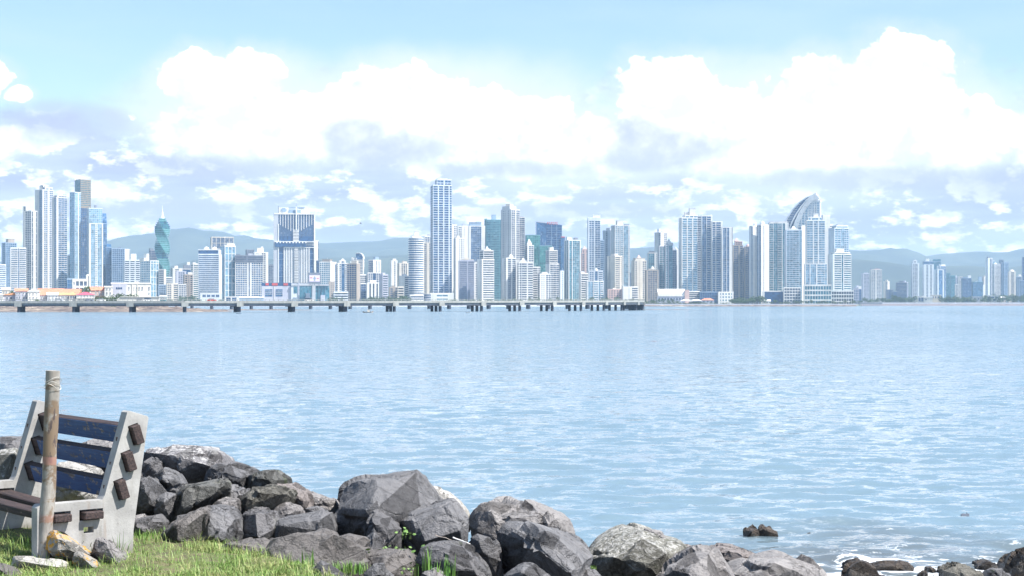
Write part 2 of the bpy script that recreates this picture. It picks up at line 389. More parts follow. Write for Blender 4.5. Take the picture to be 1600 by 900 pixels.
def tower(label, xl, xs, xr, yt, D, wall='W', glass='d', ff='g', fs='p', tiers=(), crown=(), fh=None, name='apartment_tower',
          cat='tower', group=None, z0=None, rnd=None, depth=None):
    """a building whose corner stands at column xs and whose two visible walls run to columns xl and xr.
       tiers: higher, narrower stages (x0, x1, ytop[, ff, fs, wall, glass]);  crown: roof boxes (x0, x1, ytop[, wall])"""
    global TOWER_N; TOWER_N += 1
    rng = random.Random(TOWER_N)
    px = D / F; fh = fh or rng.uniform(3.3, 3.9)
    a0 = math.atan((xs - 800) / F)
    Lm, Rm = (xs - xl) * px, (xr - xs) * px
    al = 0.0 if Rm <= 0 else (math.pi / 2 if Lm <= 0 else math.atan(Rm * (1.15 if Lm > Rm else 0.87) / Lm))
    k = math.cos(a0)                                                # off-axis widths shrink a little
    a = Lm * k / math.cos(al) if Lm > 0 else None; b = Rm * k / math.sin(al) if Rm > 0 else None
    if a is None: a = (depth or max(14, b * 0.8))
    if b is None: b = (depth or max(14, min(a * 0.8, 45)))
    zb = LAND - 1.0 if z0 is None else z0
    base = at(xs, HZ, D); base.z = zb
    root = empty(name, base, -(a0 + al), label, cat, group)
    zt = lambda y: CZ - (y - HZ) * px - zb
    W = max(1e-6, xr - xl); mid = (xl + xr) / 2
    stages = [(xl, xr, yt, ff, fs, wall, glass)] + [tuple(t) + (ff, fs, wall, glass)[len(t) - 3:] for t in tiers]
    z = 0.0
    for i, (x0, x1, y, f1, f2, w, g) in enumerate(stages):
        s = (x1 - x0) / W; off = ((x0 + x1) / 2 - mid) * px
        ox = -a / 2 + off * math.cos(al) + a * s / 2; oy = b / 2 + off * math.sin(al) - b * s / 2
        if i and al == 0.0: oy = max(oy, 1.2)
        z1 = zt(y)
        if rnd and (rnd is True or i in rnd): ring_tier(root, ox - a * s / 2, oy + b * s / 2, a * s / 2, b * s / 2, z, z1, w, g, f1, fh)
        else: box_tier(root, a * s, b * s, ox, oy, z, z1, w, g, f1, f2, fh, i == 0)
        zprev, z = z, z1
    for c in crown:
        x0, x1, y = c[:3]; w = c[3] if len(c) > 3 else wall; form = c[4] if len(c) > 4 else 'box'
        s = (x1 - x0) / W; off = ((x0 + x1) / 2 - mid) * px
        cx = -a / 2 + off * math.cos(al); cy = b / 2 + off * math.sin(al)
        hx, hy = a * s / 2, b * s / 2; m = MB(); zc = zt(y)
        zs = z - 0.02
        if zc < zs + 0.5: zc = zs + 0.8
        if al == 0.0: hy = max(hy, 2.5)
        if form == 'box':
            m.box(cx - hx, cx + hx, cy - hy, cy + hy, zs, zc - 0.5)
            m.box(cx - hx * 1.06, cx + hx * 1.06, cy - hy * 1.06, cy + hy * 1.06, zc - 0.5, zc)
            for q in (-0.6, 0.0, 0.6): m.box(cx + hx * q - hx * .08, cx + hx * q + hx * .08, cy - hy - 0.25, cy - hy + .1, zs, zc - 0.6)
            nm = 'penthouse'
        elif form == 'dome':
            for j in range(6):
                t0, t1 = j / 6 * math.pi / 2, (j + 1) / 6 * math.pi / 2
                P = lambda t: [(cx + hx * math.cos(t) * math.cos(q * math.pi / 8), cy + hy * math.cos(t) * math.sin(q * math.pi / 8)) for q in range(16)]
                m.prism(P(t0), zs + (zc - zs) * math.sin(t0), zs + (zc - zs) * math.sin(t1), P(t1 if j < 5 else 1.5))
            nm = 'dome'
        elif form == 'cone':
            P = lambda q: [(cx + hx * q * sx, cy + hy * q * sy) for sx, sy in ((-1, -1), (1, -1), (1, 1), (-1, 1))]
            m.prism(P(1), zs, zs + (zc - zs) * .25, P(1)); m.prism(P(1.1), zs + (zc - zs) * .25, zc, P(.08)); nm = 'pyramid_roof'
        elif form == 'mast':
            m.prism([(cx - .6, cy - .6), (cx + .6, cy - .6), (cx + .6, cy + .6), (cx - .6, cy + .6)], zs, zc, [(cx - .2, cy - .2), (cx + .2, cy - .2), (cx + .2, cy + .2), (cx - .2, cy + .2)]); nm = 'mast'
        elif form == 'wedge':     # roof slab that rises to one side
            P = [(cx - hx, cy - hy), (cx + hx, cy - hy), (cx + hx, cy + hy), (cx - hx, cy + hy)]
            m.prism(P, zs, [zc, zs + (zc - zs) * .15, zs + (zc - zs) * .15, zc]); nm = 'sloping_roof'
        elif form == 'wedger':
            P = [(cx - hx, cy - hy), (cx + hx, cy - hy), (cx + hx, cy + hy), (cx - hx, cy + hy)]
            m.prism(P, zs, [zs + (zc - zs) * .15, zc, zc, zs + (zc - zs) * .15]); nm = 'sloping_roof'
        m.build(nm, WALL[w] if w in WALL else GLASS[w], root)
    if yt < 430 and rng.random() < 0.55:     # roof antenna
        m = MB(); q = -a * rng.uniform(.35, .65); zz = z + 1
        m.box(q - .18, q + .18, b / 2 - .18, b / 2 + .18, z, zz + rng.uniform(4, 8)); m.build('antenna', WALL['G'], root)
    DIMS[root.name] = (a, b, al, zb)
    return root
# ================================================================ CITY: one row per building
T = tower
# ---- far left cluster
T('low white office block with blue window bands at the left edge of the city', -14, -2, 9, 414, 2900, 'S', 'b', 'b', 'b')
T('blue glazed block with a tan rooftop plant room, second from the left edge', 3, 9, 26, 380, 3150, 'B', 'b', 'w1g2', 'g', crown=[(9, 23, 373, 'N')])
T('squat tower with two stacks of white balconies split by a blue stripe', 16, 17, 41, 388, 2950, 'W', 'b', 'w', 'b5c1b5')
T('slim grey flanked tower with a bright white right wall, shortest of the left trio', 36, 49, 58, 330, 3000, 'V', 'd', 'w1g3', 'q1w1q1', tiers=[(36, 44, 323)])
T('tallest of the left trio of slender apartment towers, stepped white crown', 55, 66, 83, 297, 3050, 'V', 'b', 'w3c2', 'w1g3w1g3', tiers=[(62, 82, 293), (62, 75, 290)], crown=[(64, 73, 288)])
T('slender balcony tower with slanted blue cap beside the tallest of the trio', 82, 88, 105, 309, 3000, 'V', 'b', 'w1c1', 'w1s5', tiers=[(84, 104, 306)], crown=[(97, 104, 303, 'B', 'wedger')])
T('low pale blue glass block between the slender trio and the teal towers', 104, 107, 114, 400, 3150, 'S', 'l', 'c', 'c')
T('light teal glass tower with one bright vertical fin and stepped shoulder', 109, 117, 126, 301, 3050, 'S', 'l', 'c', 'c3w1c2')
T('dark tower with a bronze top rising above the teal glass towers', 117, 126, 143, 325, 3120, 'T', 'n', 'c', 'c', tiers=[(117, 142, 281, 'c', 'h', 'T', 't')], crown=[(116, 119, 279, 'W')])
T('pale teal glass tower with flat top in front of the bronze topped tower', 136, 139, 160, 326, 3050, 'S', 'l', 'c', 'c', crown=[(147, 151, 320, 'D')])
T('slim teal glass slab outlined by a thick white frame', 139, 140, 161, 350, 2960, 'W', 'l', 'w', 'w1c4h2c4w1')
T('dark blue glass wedge with steeply sloping roof beside the white framed slab', 158, 159, 167, 350, 3080, 'B', 'b', 'c', 'c', crown=[(159, 167, 333, 'b', 'wedge')])
T('low dark blue glass slab leaning against the sloping wedge', 165, 166, 174, 387, 3060, 'B', 'b', 'c', 'c', crown=[(166, 174, 381, 'b', 'wedge')])
T('low white office with large square windows behind the tiled roofs', 113, 114, 137, 438, 1500, 'W', 'm', 'g', 'h1g6', fh=6)
T('plain blue grey block beside the low office with square windows', 104, 105, 114, 437, 1700, 'B', 'b', 'c', 'c')
T('thin white lift tower at the foot of the white framed slab', 135, 136, 141, 431, 1600, 'W', 'd', 'w', 'w1d1w1')
# ---- left middle
T('dark blue gridded office tower with small roof box left of the twisted tower', 174, 175, 195, 389, 3050, 'B', 'n', 'g', 'g', crown=[(184, 189, 386, 'D')])
T('narrow white stair tower behind the dark blue gridded office', 194, 195, 203, 390, 3250, 'W', 'd', 'w', 'w3p1')
T('grey banded apartment block with white roof house left of the glass grid', 193, 195, 219, 407, 3000, 'S', 'm', 'g', 'b3w.4b3w.4b3', crown=[(204, 213, 396, 'W')])
T('apartment block with shaded flank and pale glass grid front below the twisted tower', 219, 235, 248, 408, 2950, 'W', 'l', 'g', 'q', crown=[(218, 231, 403), (225, 233, 396)], fh=4.2)
T('dark navy block half hidden behind the glass grid apartment block', 233, 236, 246, 392, 3300, 'D', 'n', 'b', 'b', crown=[(233, 240, 388, 'D')])
T('slim banded block with a white edge at the foot of the twisted tower', 248, 256, 259, 422, 2960, 'V', 'm', 'b', 'w')
T('small horizontal striped block under the twisted tower', 257, 258, 269, 434, 2980, 'S', 'd', 'b', 'b')
T('low dark grid block on the shore left of the cream blocks', 247, 248, 262, 446, 2700, 'B', 'm', 'g', 'g')
T('low cream apartment block with white corner on the bay front', 260, 261, 278, 444, 2680, 'C', 'm', 'p', 'g2w1b2')
T('white and grey tower with pointed roof box right of the twisted tower', 267, 270, 286, 420, 3100, 'V', 'm', 'g', 'w1g3w1', crown=[(272, 278, 415, 'W')])
T('lilac fronted mid rise with white stair shaft', 275, 276, 291, 425, 2850, 'L', 'm', 'w1g5w1', 'w1g5w1', crown=[(280, 285, 419, 'W')])
T('small pale block tucked between the lilac mid rise and the dark roofed one', 278, 279, 291, 445, 2650, 'V', 'm', 'g', 'g')
T('tower with a dark pitched roof and tall white roof house', 285, 286, 303, 421, 3000, 'V', 'n', 'd', 'd', crown=[(286, 301, 414, 'D', 'wedger'), (292, 297, 409, 'W')])
T('narrow block with brown window columns and white cap', 287, 289, 301, 430, 2760, 'N', 'd', 'v', 'b2v2b2', crown=[(293, 301, 425, 'W')])
T('curved pale teal apartment block with white balconies beside the domed twin roof tower', 299, 302, 311, 413, 2800, 'W', 't', 'b', 'b', crown=[(300, 306, 410)])
T('broad banded tower with twin white roof domes and dark top floors', 310, 342, 346, 398, 2700, 'S', 'b', 'b', 'w', tiers=[(310, 345, 391, 'd', 'w', 'S', 'n')], crown=[(317, 328, 385, 'W', 'dome'), (330, 340, 385, 'W', 'dome')])
T('tower topped by an open beige lattice, behind the glass grid tower', 329, 331, 365, 371, 3150, 'C', 'm', 'q', 'q')
T('tall slab with deep blue flank and white gridded glass front', 344, 351, 368, 385, 2750, 'W', 'l', 'd', 'q', crown=[(350, 367, 380, 'W')], fh=4.2)
T('twin winged apartment block with dark cornice floors left of the hotel', 367, 368, 411, 410, 2750, 'V', 'b', 'g', 'g9w1c1w1g9', tiers=[(367, 411, 400, 'b', 'b', 'D', 'm')], crown=[(369, 376, 397, 'D'), (388, 397, 395, 'G')])
T('plain dark grey tower behind the twin winged block', 384, 386, 397, 391, 3150, 'D', 'm', 'g', 'g')
T('bright white apartment tower with crenellated crown behind the twin winged block', 396, 398, 419, 395, 3000, 'W', 'd', 'p', 'p2w1g2w1', crown=[(401, 412, 387, 'W'), (408, 411, 385)])
T('small dark grey block in the gap left of the hotel', 418, 419, 429, 415, 3200, 'D', 'm', 'g', 'g', crown=[(420, 426, 413, 'D')])
T('narrow white tower with dark notch peeping out behind the hotel', 490, 493, 498, 377, 3300, 'W', 'd', 'w', 'w2d1', tiers=[])
T('dark narrow block right of the hotel foot', 494, 495, 501, 408, 3000, 'D', 'n', 'c', 'c')
# ---- right of the hotel
T('pale green banded slab with white end wall right of the billboard', 499, 516, 521, 410, 2750, 'W', 'l', 'g', 'w', crown=[(503, 519, 405, 'N')])
T('slim white block squeezed between the pale green slab and the ornate tower', 519, 521, 528, 413, 2850, 'W', 'b', 'g', 'w1c1w1', crown=[(521, 526, 409)])
T('small brown block at the end of the shopping mall', 514, 515, 523, 441, 2600, 'N', 'm', 'p', 'p')
T('ornate white tower with blue central bay and stepped crown', 526, 528, 544, 412, 2800, 'W', 'b', 'b', 'w1g2d3g2w1', tiers=[(530, 540, 408)], crown=[(532, 539, 404, 'W', 'dome')])
T('brown gridded slab with a blazing white end wall', 542, 557, 562, 413, 2720, 'N', 'n', 'g', 'w', crown=[(549, 560, 407, 'C')])
T('low banded podium building before the ornate white tower', 521, 522, 544, 457, 2600, 'S', 'd', 'b', 'b')
T('small white banded block right of the brown slab', 560, 562, 573, 430, 2850, 'W', 'm', 'b', 'b')
T('small dark glass tower with bright white right half and roof plant', 576, 583, 595, 407, 3000, 'W', 'n', 'c', 'w2d.5w1d.5w1', crown=[(583, 592, 401, 'B')])
T('white framed office with dark glass top floors behind the portal fronted block', 574, 575, 595, 427, 2850, 'W', 'n', 'g', 'g3d2g3')
T('small navy glass block beside the portal fronted block', 563, 564, 574, 444, 2620, 'W', 'n', 'c', 'c', depth=22)
T('white portal fronted block with three dark vertical slots and triangular gable', 573, 574, 592, 443, 2600, 'W', 'd', 'w1d1w1', 'w2d1.6w2d1.6w2d1.6w1', tiers=[(578, 588, 439, 'w', 'w')], fh=30)
T('pale lilac block with shaded flank right of the white framed office', 593, 598, 606, 430, 2780, 'L', 'm', 'w', 'b', crown=[(595, 602, 426)])
T('slim bright white tower with pale roof house above the blue panelled block', 610, 612, 621, 408, 3100, 'W', 'm', 'w', 'w1g1w1', crown=[(613, 619, 404)])
T('cream tower with brown pilasters left of the round tower', 621, 624, 639, 412, 2950, 'C', 'm', 'g', 'w1v5w1', crown=[(628, 636, 408, 'C')])
T('low grey brown block on the shore left of the round tower', 608, 609, 622, 450, 2600, 'N', 'm', 'p', 'g2w1g2', crown=[(612, 617, 446, 'N')])
T('small cream banded block beside the grey brown one', 621, 622, 631, 449, 2590, 'C', 'd', 'b', 'b')
T('white block with lilac flank and balcony stacks before the cream tower', 624, 632, 639, 432, 2700, 'W', 'm', 'w', 'b', crown=[(629, 635, 428)])
T('round banded apartment tower left of the tallest skyscraper', 638, 639, 662, 371, 2620, 'W', 'b', 'b', 'b', rnd=True, crown=[(643, 658, 367, 'W'), (647, 655, 361, 'C')], depth=22)
T('pinkish stepped tower with blue top floors between round tower and skyscraper', 660, 662, 675, 380, 2760, 'C', 'm', 'p', 'g2w1g2', tiers=[(662, 675, 370, 'g', 'g', 'W', 'b')], crown=[(668, 672, 365, 'G')])
T('grey drum shaped building at the foot of the tallest skyscraper', 661, 662, 674, 459, 2560, 'G', 'm', 'c', 'c', rnd=True)
T('low white terrace building on the shore under the round tower', 640, 641, 662, 462, 2550, 'W', 'b', 'b', 'b')
# ---- behind and right of the tall skyscraper
T('slim cream white tower with rounded roof tight against the tallest skyscraper', 703, 706, 714, 352, 2850, 'W', 'm', 'g', 'w1g2', crown=[(707, 713, 349, 'D', 'dome')])
T('white tower with rough shaded roof right behind the rounded roof one', 713, 716, 733, 354, 3050, 'W', 'm', 'p', 'g2w1v1w2', crown=[(722, 730, 350, 'G')])
T('white ribbed slab in front of the rough roofed tower', 709, 712, 727, 373, 2820, 'W', 'm', 'g', 'w1p3', crown=[(713, 718, 368)])
T('white framed tower with dark blue glass bay and open roof frame', 732, 733, 758, 354, 2950, 'W', 'b', 'w', 'w1c6w2.2', crown=[(733, 752, 347, 'B'), (744, 751, 345, 'S')])
T('teal and blue balcony tower with tall roof mast block behind the white framed tower', 757, 760, 784, 344, 3150, 'K', 't', 'c', 's2b4s1', crown=[(757, 761, 341, 'K'), (768, 775, 335, 'B')])
T('brown and navy banded block with cream roof, right of the skyscraper foot', 717, 718, 741, 408, 2640, 'L', 'n', 'b', 'b6w.5b5', crown=[(721, 740, 405, 'C'), (726, 732, 402, 'C')])
T('bright white narrow balcony block joined to the brown and navy one', 739, 741, 753, 412, 2650, 'W', 'm', 'b', 'w.5g2b2', crown=[(741, 750, 409)])
T('white banded tower with stepped lilac upper floors and domed crown', 746, 753, 772, 406, 2600, 'W', 'm', 'w3g1', 'w.4b5', tiers=[(750, 771, 392, 'b', 'b', 'V', 'd')], crown=[(754, 770, 388, 'L', 'dome'), (758, 764, 384, 'W', 'cone')])
T('tall pale tower with punched windows and ribbed white balconies, stepping down rightward', 783, 799, 812, 328, 2800, 'V', 'm', 'p2w.3p1w.6', 's2w.5s2', tiers=[(785, 806, 323, 'w', 'w')], crown=[(790, 802, 318, 'C')])
T('right hand lower wing of balconies on the tall pale tower', 808, 810, 820, 340, 2850, 'V', 'm', 's', 's', crown=[(811, 818, 338, 'D')])
T('grey white column block with projecting balconies before the tall pale tower', 785, 791, 806, 404, 2600, 'W', 'm', 'w1g1', 'w.6s2w.4s2', crown=[(793, 803, 397, 'W', 'dome')])
T('plain grey white windowless slab between two balcony blocks', 802, 804, 811, 407, 2660, 'V', 'm', 'w', 'w1g.5w1')
T('wide white block of stacked balconies with small pointed crown', 809, 811, 833, 411, 2590, 'W', 'm', 'b', 'g1b2w.3b2', crown=[(811, 823, 407, 'W'), (814, 821, 402, 'W', 'cone')])
T('stepped right wing with rounded balconies beside the pointed crown block', 828, 830, 844, 418, 2620, 'W', 'd', 'b', 'b3g1')
T('white tower with bell shaped crown between the pale tower and green glass', 821, 824, 834, 384, 2850, 'W', 'm', 'g', 'w.5g3', crown=[(822, 831, 373, 'W', 'cone')])
T('green glass office slab with flat top', 821, 823, 844, 368, 3000, 'K', 'g', 'c', 'c', depth=30)
T('lower green glass block with flat slab roof', 842, 843, 863, 385, 2950, 'K', 'g', 'c', 'c', crown=[(843, 862, 383, 'B')], depth=30)
T('white punched window block on the shore under the green glass', 841, 844, 861, 429, 2590, 'W', 'm', 'b', 'p2g2', crown=[(846, 856, 425)])
T('narrow balcony tower with grey top and stepped right side under the blue glass tower', 853, 859, 874, 413, 2700, 'W', 'm', 'w', 's', tiers=[(853, 871, 392, 'g', 'b', 'V', 'm')], crown=[(857, 865, 386, 'W')])
T('pale sunlit block below the red lettered glass tower', 873, 876, 885, 424, 2850, 'S', 'l', 'w', 'p')
T('blue glass residential tower with white vertical ribs and roof box', 882, 889, 907, 376, 2700, 'W', 't', 'w.6c2w.4c2w.4', 'c2w.4c5w.5', crown=[(884, 893, 370, 'S'), (896, 903, 371, 'D')])
T('white curved balcony block at the foot of the ribbed blue glass tower', 905, 908, 919, 428, 2650, 'W', 'd', 'w', 'b', crown=[(906, 913, 424, 'W')])
T('ornate pink tower with pyramid roof glimpsed behind the others', 908, 909, 920, 396, 3300, 'P', 'm', 'g', 'g2w1g2', tiers=[(909, 918, 391)], crown=[(910, 917, 384, 'P', 'cone')])
T('tall slim tower with dark gridded front and white roof house', 918, 919, 938, 345, 2900, 'S', 'b', 'g', 'w.4g3w.4s3', tiers=[(918, 938, 341, 'w', 'w')], crown=[(926, 938, 335, 'W')])
T('lower dark blue wing behind the slim gridded tower', 935, 937, 944, 376, 2980, 'B', 'b', 'b', 'b')
T('shaded grey shoulder tower left of the tall grey white tower', 942, 954, 960, 361, 3000, 'G', 'm', 'w1g1w1', 'g', crown=[(947, 956, 356, 'G')])
T('tall grey white tower with roof box and dark corner cap', 955, 961, 984, 353, 2900, 'V', 'l', 'w2g1', 'g3d.5g2c3g1', crown=[(962, 974, 344, 'V'), (975, 983, 350, 'D')])
T('cream banded tower with grey pilasters before the grey white tower', 949, 961, 972, 401, 2700, 'C', 'm', 'w1d.3w2', 'b4w.5b1', crown=[(954, 966, 396, 'V')])
T('pale blue block with glass dome behind the low glass block', 920, 921, 942, 424, 2700, 'S', 'b', 'g', 'g3w.5c2w.5b3', crown=[(928, 935, 419, 'S', 'dome')])
T('low glass fronted block with bright corner balconies on the shore', 916, 918, 943, 440, 2590, 'W', 'l', 'w', 'w.3c3w.2b3c1b2')
T('low terracotta and white villa block with arches on the shore', 949, 950, 975, 453, 2570, 'P', 'm', 'g', 'p', crown=[(956, 963, 450, 'C', 'dome')])
T('low plain white block right of the arched villas', 972, 974, 987, 449, 2560, 'W', 'm', 'w', 'w2p1w1')
T('low white banded block before the cream pilaster tower', 985, 987, 997, 449, 2620, 'W', 'm', 'b', 'b')
T('small blue grey block behind the tall grey white tower', 982, 983, 989, 426, 3200, 'B', 'm', 'c', 'c')
T('cream tower with long pilasters and pink pyramid roof', 987, 992, 1010, 408, 2750, 'C', 'm', 'w1p1', 'g1w1v.5w1g2', crown=[(989, 1008, 403, 'C'), (993, 1003, 398, 'P', 'cone')])
T('grey brown gridded block with small round cupola', 1008, 1010, 1029, 423, 2700, 'N', 'm', 'g', 'w.6g5w.6', crown=[(1013, 1025, 420, 'C'), (1016, 1023, 416, 'W', 'dome')])
T('small blue tower with white right column behind the cupola block', 1012, 1013, 1027, 396, 3000, 'V', 't', 'c', 'c4w1g1', crown=[(1014, 1023, 392, 'D')])
T('white and grey tower rising behind the clustered teal spires', 1023, 1032, 1042, 364, 3100, 'V', 'm', 'w2g1', 'w1g1', crown=[(1027, 1032, 357, 'S'), (1032, 1040, 362)])
T('left stack of the clustered teal tower with pointed roofs', 1028, 1030, 1040, 386, 2800, 'G', 't', 'g', 'g3w.3', crown=[(1030, 1039, 379, 'V', 'cone')])
T('middle and tallest stack of the clustered teal tower', 1038, 1040, 1051, 384, 2760, 'G', 't', 'c', 'g2w.5c3', crown=[(1040, 1050, 373, 'V', 'cone'), (1046, 1052, 379, 'V')])
T('shaded right stack of the clustered teal tower', 1047, 1057, 1061, 392, 2800, 'G', 'b', 'g', 'w', crown=[(1050, 1060, 385, 'G', 'cone')])
# ---- right middle quartet
T('broad white ribbed tower with two step roof, leftmost of the tall quartet', 1061, 1065, 1090, 341, 2750, 'W', 'l', 'w1c.3', 'w.4s3w.4s3w.5s3', tiers=[(1067, 1090, 337)], crown=[(1069, 1076, 331, 'V'), (1076, 1087, 325, 'V')])
T('shaded grey strip wing attached right of the broad ribbed tower', 1088, 1089, 1097, 338, 2830, 'G', 'm', 'b', 'b')
T('tall blue glass slab with white fin, second of the quartet', 1096, 1097, 1113, 338, 2760, 'W', 'b', 'w', 'c3w.3s3w1', crown=[(1110, 1113, 335, 'W')])
T('medium blue glass slab with white fin, third of the quartet', 1112, 1113, 1129, 347, 2740, 'W', 'b', 'w', 's2w.3s3w1', crown=[(1125, 1128, 345, 'W')])
T('shortest blue glass slab with wide white end, last of the quartet', 1128, 1129, 1145, 356, 2720, 'W', 'b', 'w', 'w.3c3w.3c2w2p1')
T('shaded brown tower with pink stepped cupola right of the quartet', 1144, 1146, 1161, 384, 2950, 'N', 'n', 'g', 'g3w.7g2', tiers=[(1148, 1160, 378, 'g', 'g', 'P', 'd')], crown=[(1147, 1154, 371, 'P', 'cone')])
T('wide shaded brown block between the two cupolas', 1157, 1158, 1168, 388, 3000, 'N', 'n', 'c', 'c')
T('shaded brown tower with small round cupola beside the white twin slabs', 1163, 1164, 1174, 386, 2940, 'N', 'n', 'g', 'g', crown=[(1165, 1172, 381, 'P', 'dome')])
T('left white ribbed slab of the twin pair with domed roofs', 1171, 1176, 1184, 354, 2760, 'W', 'b', 'w1c.5', 'w2c.6w1', crown=[(1176, 1184, 347, 'W', 'dome')])
T('right white ribbed slab of the twin pair with domed roofs', 1183, 1189, 1201, 352, 2740, 'W', 'b', 'c1w.4c1', 'w1c.3w2', crown=[(1186, 1197, 345, 'W', 'dome')])
T('wide teal glass apartment tower with white corner stair left of the sail tower', 1200, 1202, 1232, 349, 2900, 'W', 't', 'g', 's3c3s3w.3c2w.3p2', crown=[(1202, 1230, 346, 'W')])
T('pale blue balcony tower with small white dome before the sail', 1226, 1229, 1253, 360, 2780, 'S', 'l', 'w', 's9c2', crown=[(1231, 1247, 357, 'W'), (1235, 1244, 353, 'W', 'dome')])
T('white narrow slab with bright right wall and blue shadow gap below the sail', 1248, 1252, 1260, 355, 2840, 'W', 'b', 'd1c2', 'w', crown=[(1251, 1258, 352)])
T('tall stepped pale glass tower in front of the sail tower', 1257, 1259, 1292, 413, 2660, 'W', 'l', 'w', 'c2w.3c3w.5s4c1', tiers=[(1259, 1289, 345, 's', 's3w.4s2w.4s3'), (1262, 1284, 340, 's', 'c1w.4s3w.4c1')], crown=[(1271, 1279, 333, 'W')])
T('white windowless slab rising right of the sail tower', 1284, 1286, 1297, 337, 2950, 'W', 'm', 'w', 'w')
T('sandy brown stair tower edge behind the white windowless slab', 1288, 1295, 1301, 352, 3010, 'C', 'm', 'w1p1', 'b')
T('grey banded tower with flat wide roof right of the sail tower', 1295, 1304, 1326, 357, 2860, 'S', 'l', 'w', 's4c2s3', tiers=[(1300, 1325, 353, 'b', 'b')], crown=[(1306, 1317, 350, 'G')])
T('silver grey balcony tower with turquoise centre stripe at the right end of the point', 1294, 1302, 1330, 398, 2680, 'W', 't', 'w', 'w.5b4d.8w.3b4', tiers=[(1298, 1328, 395, 'b', 'b')], crown=[(1304, 1319, 388, 'W')])
T('white podium with tall arched openings under the stepped glass tower', 1256, 1257, 1299, 446, 2600, 'W', 't', 'g', 'g9', fh=9)
T('white podium of square windows under the turquoise striped tower', 1298, 1299, 1334, 455, 2605, 'W', 'd', 'g', 'g', fh=6)
T('white gridded parking podium under the pale blue balcony tower', 1224, 1225, 1251, 450, 2620, 'W', 'm', 'g', 'g', fh=5)
T('dark glass box with thick white frame under the teal apartment tower', 1192, 1193, 1225, 456, 2640, 'W', 'n', 'w', 'w.5d9w.5', fh=40, depth=25)
T('dark blue glass podium box under the blue slabs', 1092, 1094, 1123, 457, 2620, 'B', 'n', 'c', 'c', depth=30)
T('bright white podium block at the right end of the quartet', 1121, 1123, 1146, 457, 2610, 'W', 'l', 'w', 'p', depth=30, fh=5)
T('white terraced low building with deep shaded floors behind the hall', 1075, 1076, 1093, 456, 2640, 'W', 'm', 'b', 'b')
# ---- across the water, far right
T('small pale pair of blocks with white water tank right of the point', 1333, 1334, 1346, 452, 3500, 'L', 'n', 'g', 'g2c1', crown=[(1341, 1346, 447, 'W'), (1335, 1341, 450, 'D')])
T('grey lilac residential slab with dark parapet, left of the twin capped tower', 1346, 1349, 1361, 428, 4300, 'L', 'm', 'w', 'g', crown=[(1350, 1356, 426)])
T('pinkish white tower with twin dark roof caps in the far right haze', 1359, 1362, 1378, 422, 4200, 'V', 'm', 'w1g1', 'g2w.5g3', crown=[(1360, 1363, 419, 'D'), (1369, 1372, 419, 'D'), (1365, 1375, 420, 'P')])
T('low dark blocks among trees across the water', 1384, 1385, 1396, 453, 4300, 'D', 'n', 'g', 'g2d1g2')
T('squat dark office block with roof hut in the far right haze', 1400, 1401, 1417, 442, 4300, 'D', 'n', 'c', 'b', crown=[(1405, 1412, 439, 'D')])
T('low shaded annex beside the squat dark office block', 1395, 1396, 1402, 456, 4290, 'D', 'n', 'c', 'c')
T('slim grey blue tower with a bright white fin down its right side', 1424, 1426, 1436, 412, 4300, 'S', 'm', 'g', 'g4w1', tiers=[(1426, 1433, 408)], crown=[(1427, 1432, 406)])
T('pale ribbed tower with white water tank on its dark top', 1442, 1444, 1459, 414, 4250, 'S', 'm', 'w', 'w1g1w1g1w1', tiers=[(1442, 1457, 409, 'c', 'c', 'B', 'b')], crown=[(1446, 1452, 404, 'W')])
T('teal tower with slanted roof behind the water tank tower', 1456, 1457, 1470, 409, 4500, 'B', 't', 'c', 'c', crown=[(1457, 1470, 405, 't', 'wedger')])
T('white edged dark tower with flat white rim, tallest behind the ribbed group', 1464, 1469, 1478, 416, 4400, 'S', 'b', 'w1g1', 'c', crown=[(1467, 1477, 413, 'W')])
T('pale fronted mid tower before the white rimmed tower', 1459, 1465, 1474, 422, 4200, 'S', 'b', 'w1g1', 'w1d6w1')
T('low teal hazy slab right of the white rimmed tower', 1476, 1477, 1485, 427, 4700, 'K', 't', 'c', 'c')
T('next lower hazy teal slab with shaded left edge', 1484, 1486, 1493, 431, 4650, 'K', 't', 'd', 'c')
T('tiny white capped block in the far right gap', 1492, 1493, 1498, 445, 4500, 'V', 'm', 'g', 'g', crown=[(1493, 1497, 444, 'W')])
T('thin pale tower with dark roof tank in the far right gap', 1496, 1498, 1504, 433, 4600, 'V', 'm', 'g', 'g', crown=[(1498, 1501, 431, 'D')])
T('navy block with a white roof house at its right corner', 1502, 1504, 1518, 435, 4300, 'B', 'n', 'd', 'c', crown=[(1504, 1512, 433, 'B'), (1512, 1517, 430, 'W')])
T('rounded dark teal block with tall dark roof tower', 1517, 1520, 1536, 441, 4300, 'K', 'b', 'c', 'c', crown=[(1528, 1534, 432, 'B'), (1526, 1531, 438, 'W')])
T('tiny white stub tower behind the rounded teal block', 1535, 1536, 1539, 446, 4700, 'W', 'm', 'w', 'w')
T('tall slim grey tower with white central rib in the far right haze', 1540, 1544, 1551, 404, 4500, 'S', 'm', 'w1d.3w1', 'w1d1g1', crown=[(1542, 1547, 401, 'D')])
T('pale teal sliver tower behind the slim tower with the central rib', 1550, 1551, 1554, 408, 4700, 'S', 'l', 'c', 'c')
T('white tower with pointed white cap, middle of the far right row', 1551, 1554, 1563, 413, 4450, 'W', 'm', 'g', 'w.4g5', crown=[(1553, 1558, 410, 'W', 'cone')])
T('shaded twin slab left half with white rim in the far right row', 1561, 1562, 1568, 406, 4600, 'B', 'm', 'c', 'c', crown=[(1562, 1567, 405, 'W')])
T('shaded twin slab right half with curved light side in the far right row', 1566, 1569, 1576, 410, 4500, 'B', 'b', 'w1g1', 'g', crown=[(1569, 1574, 409, 'V')])
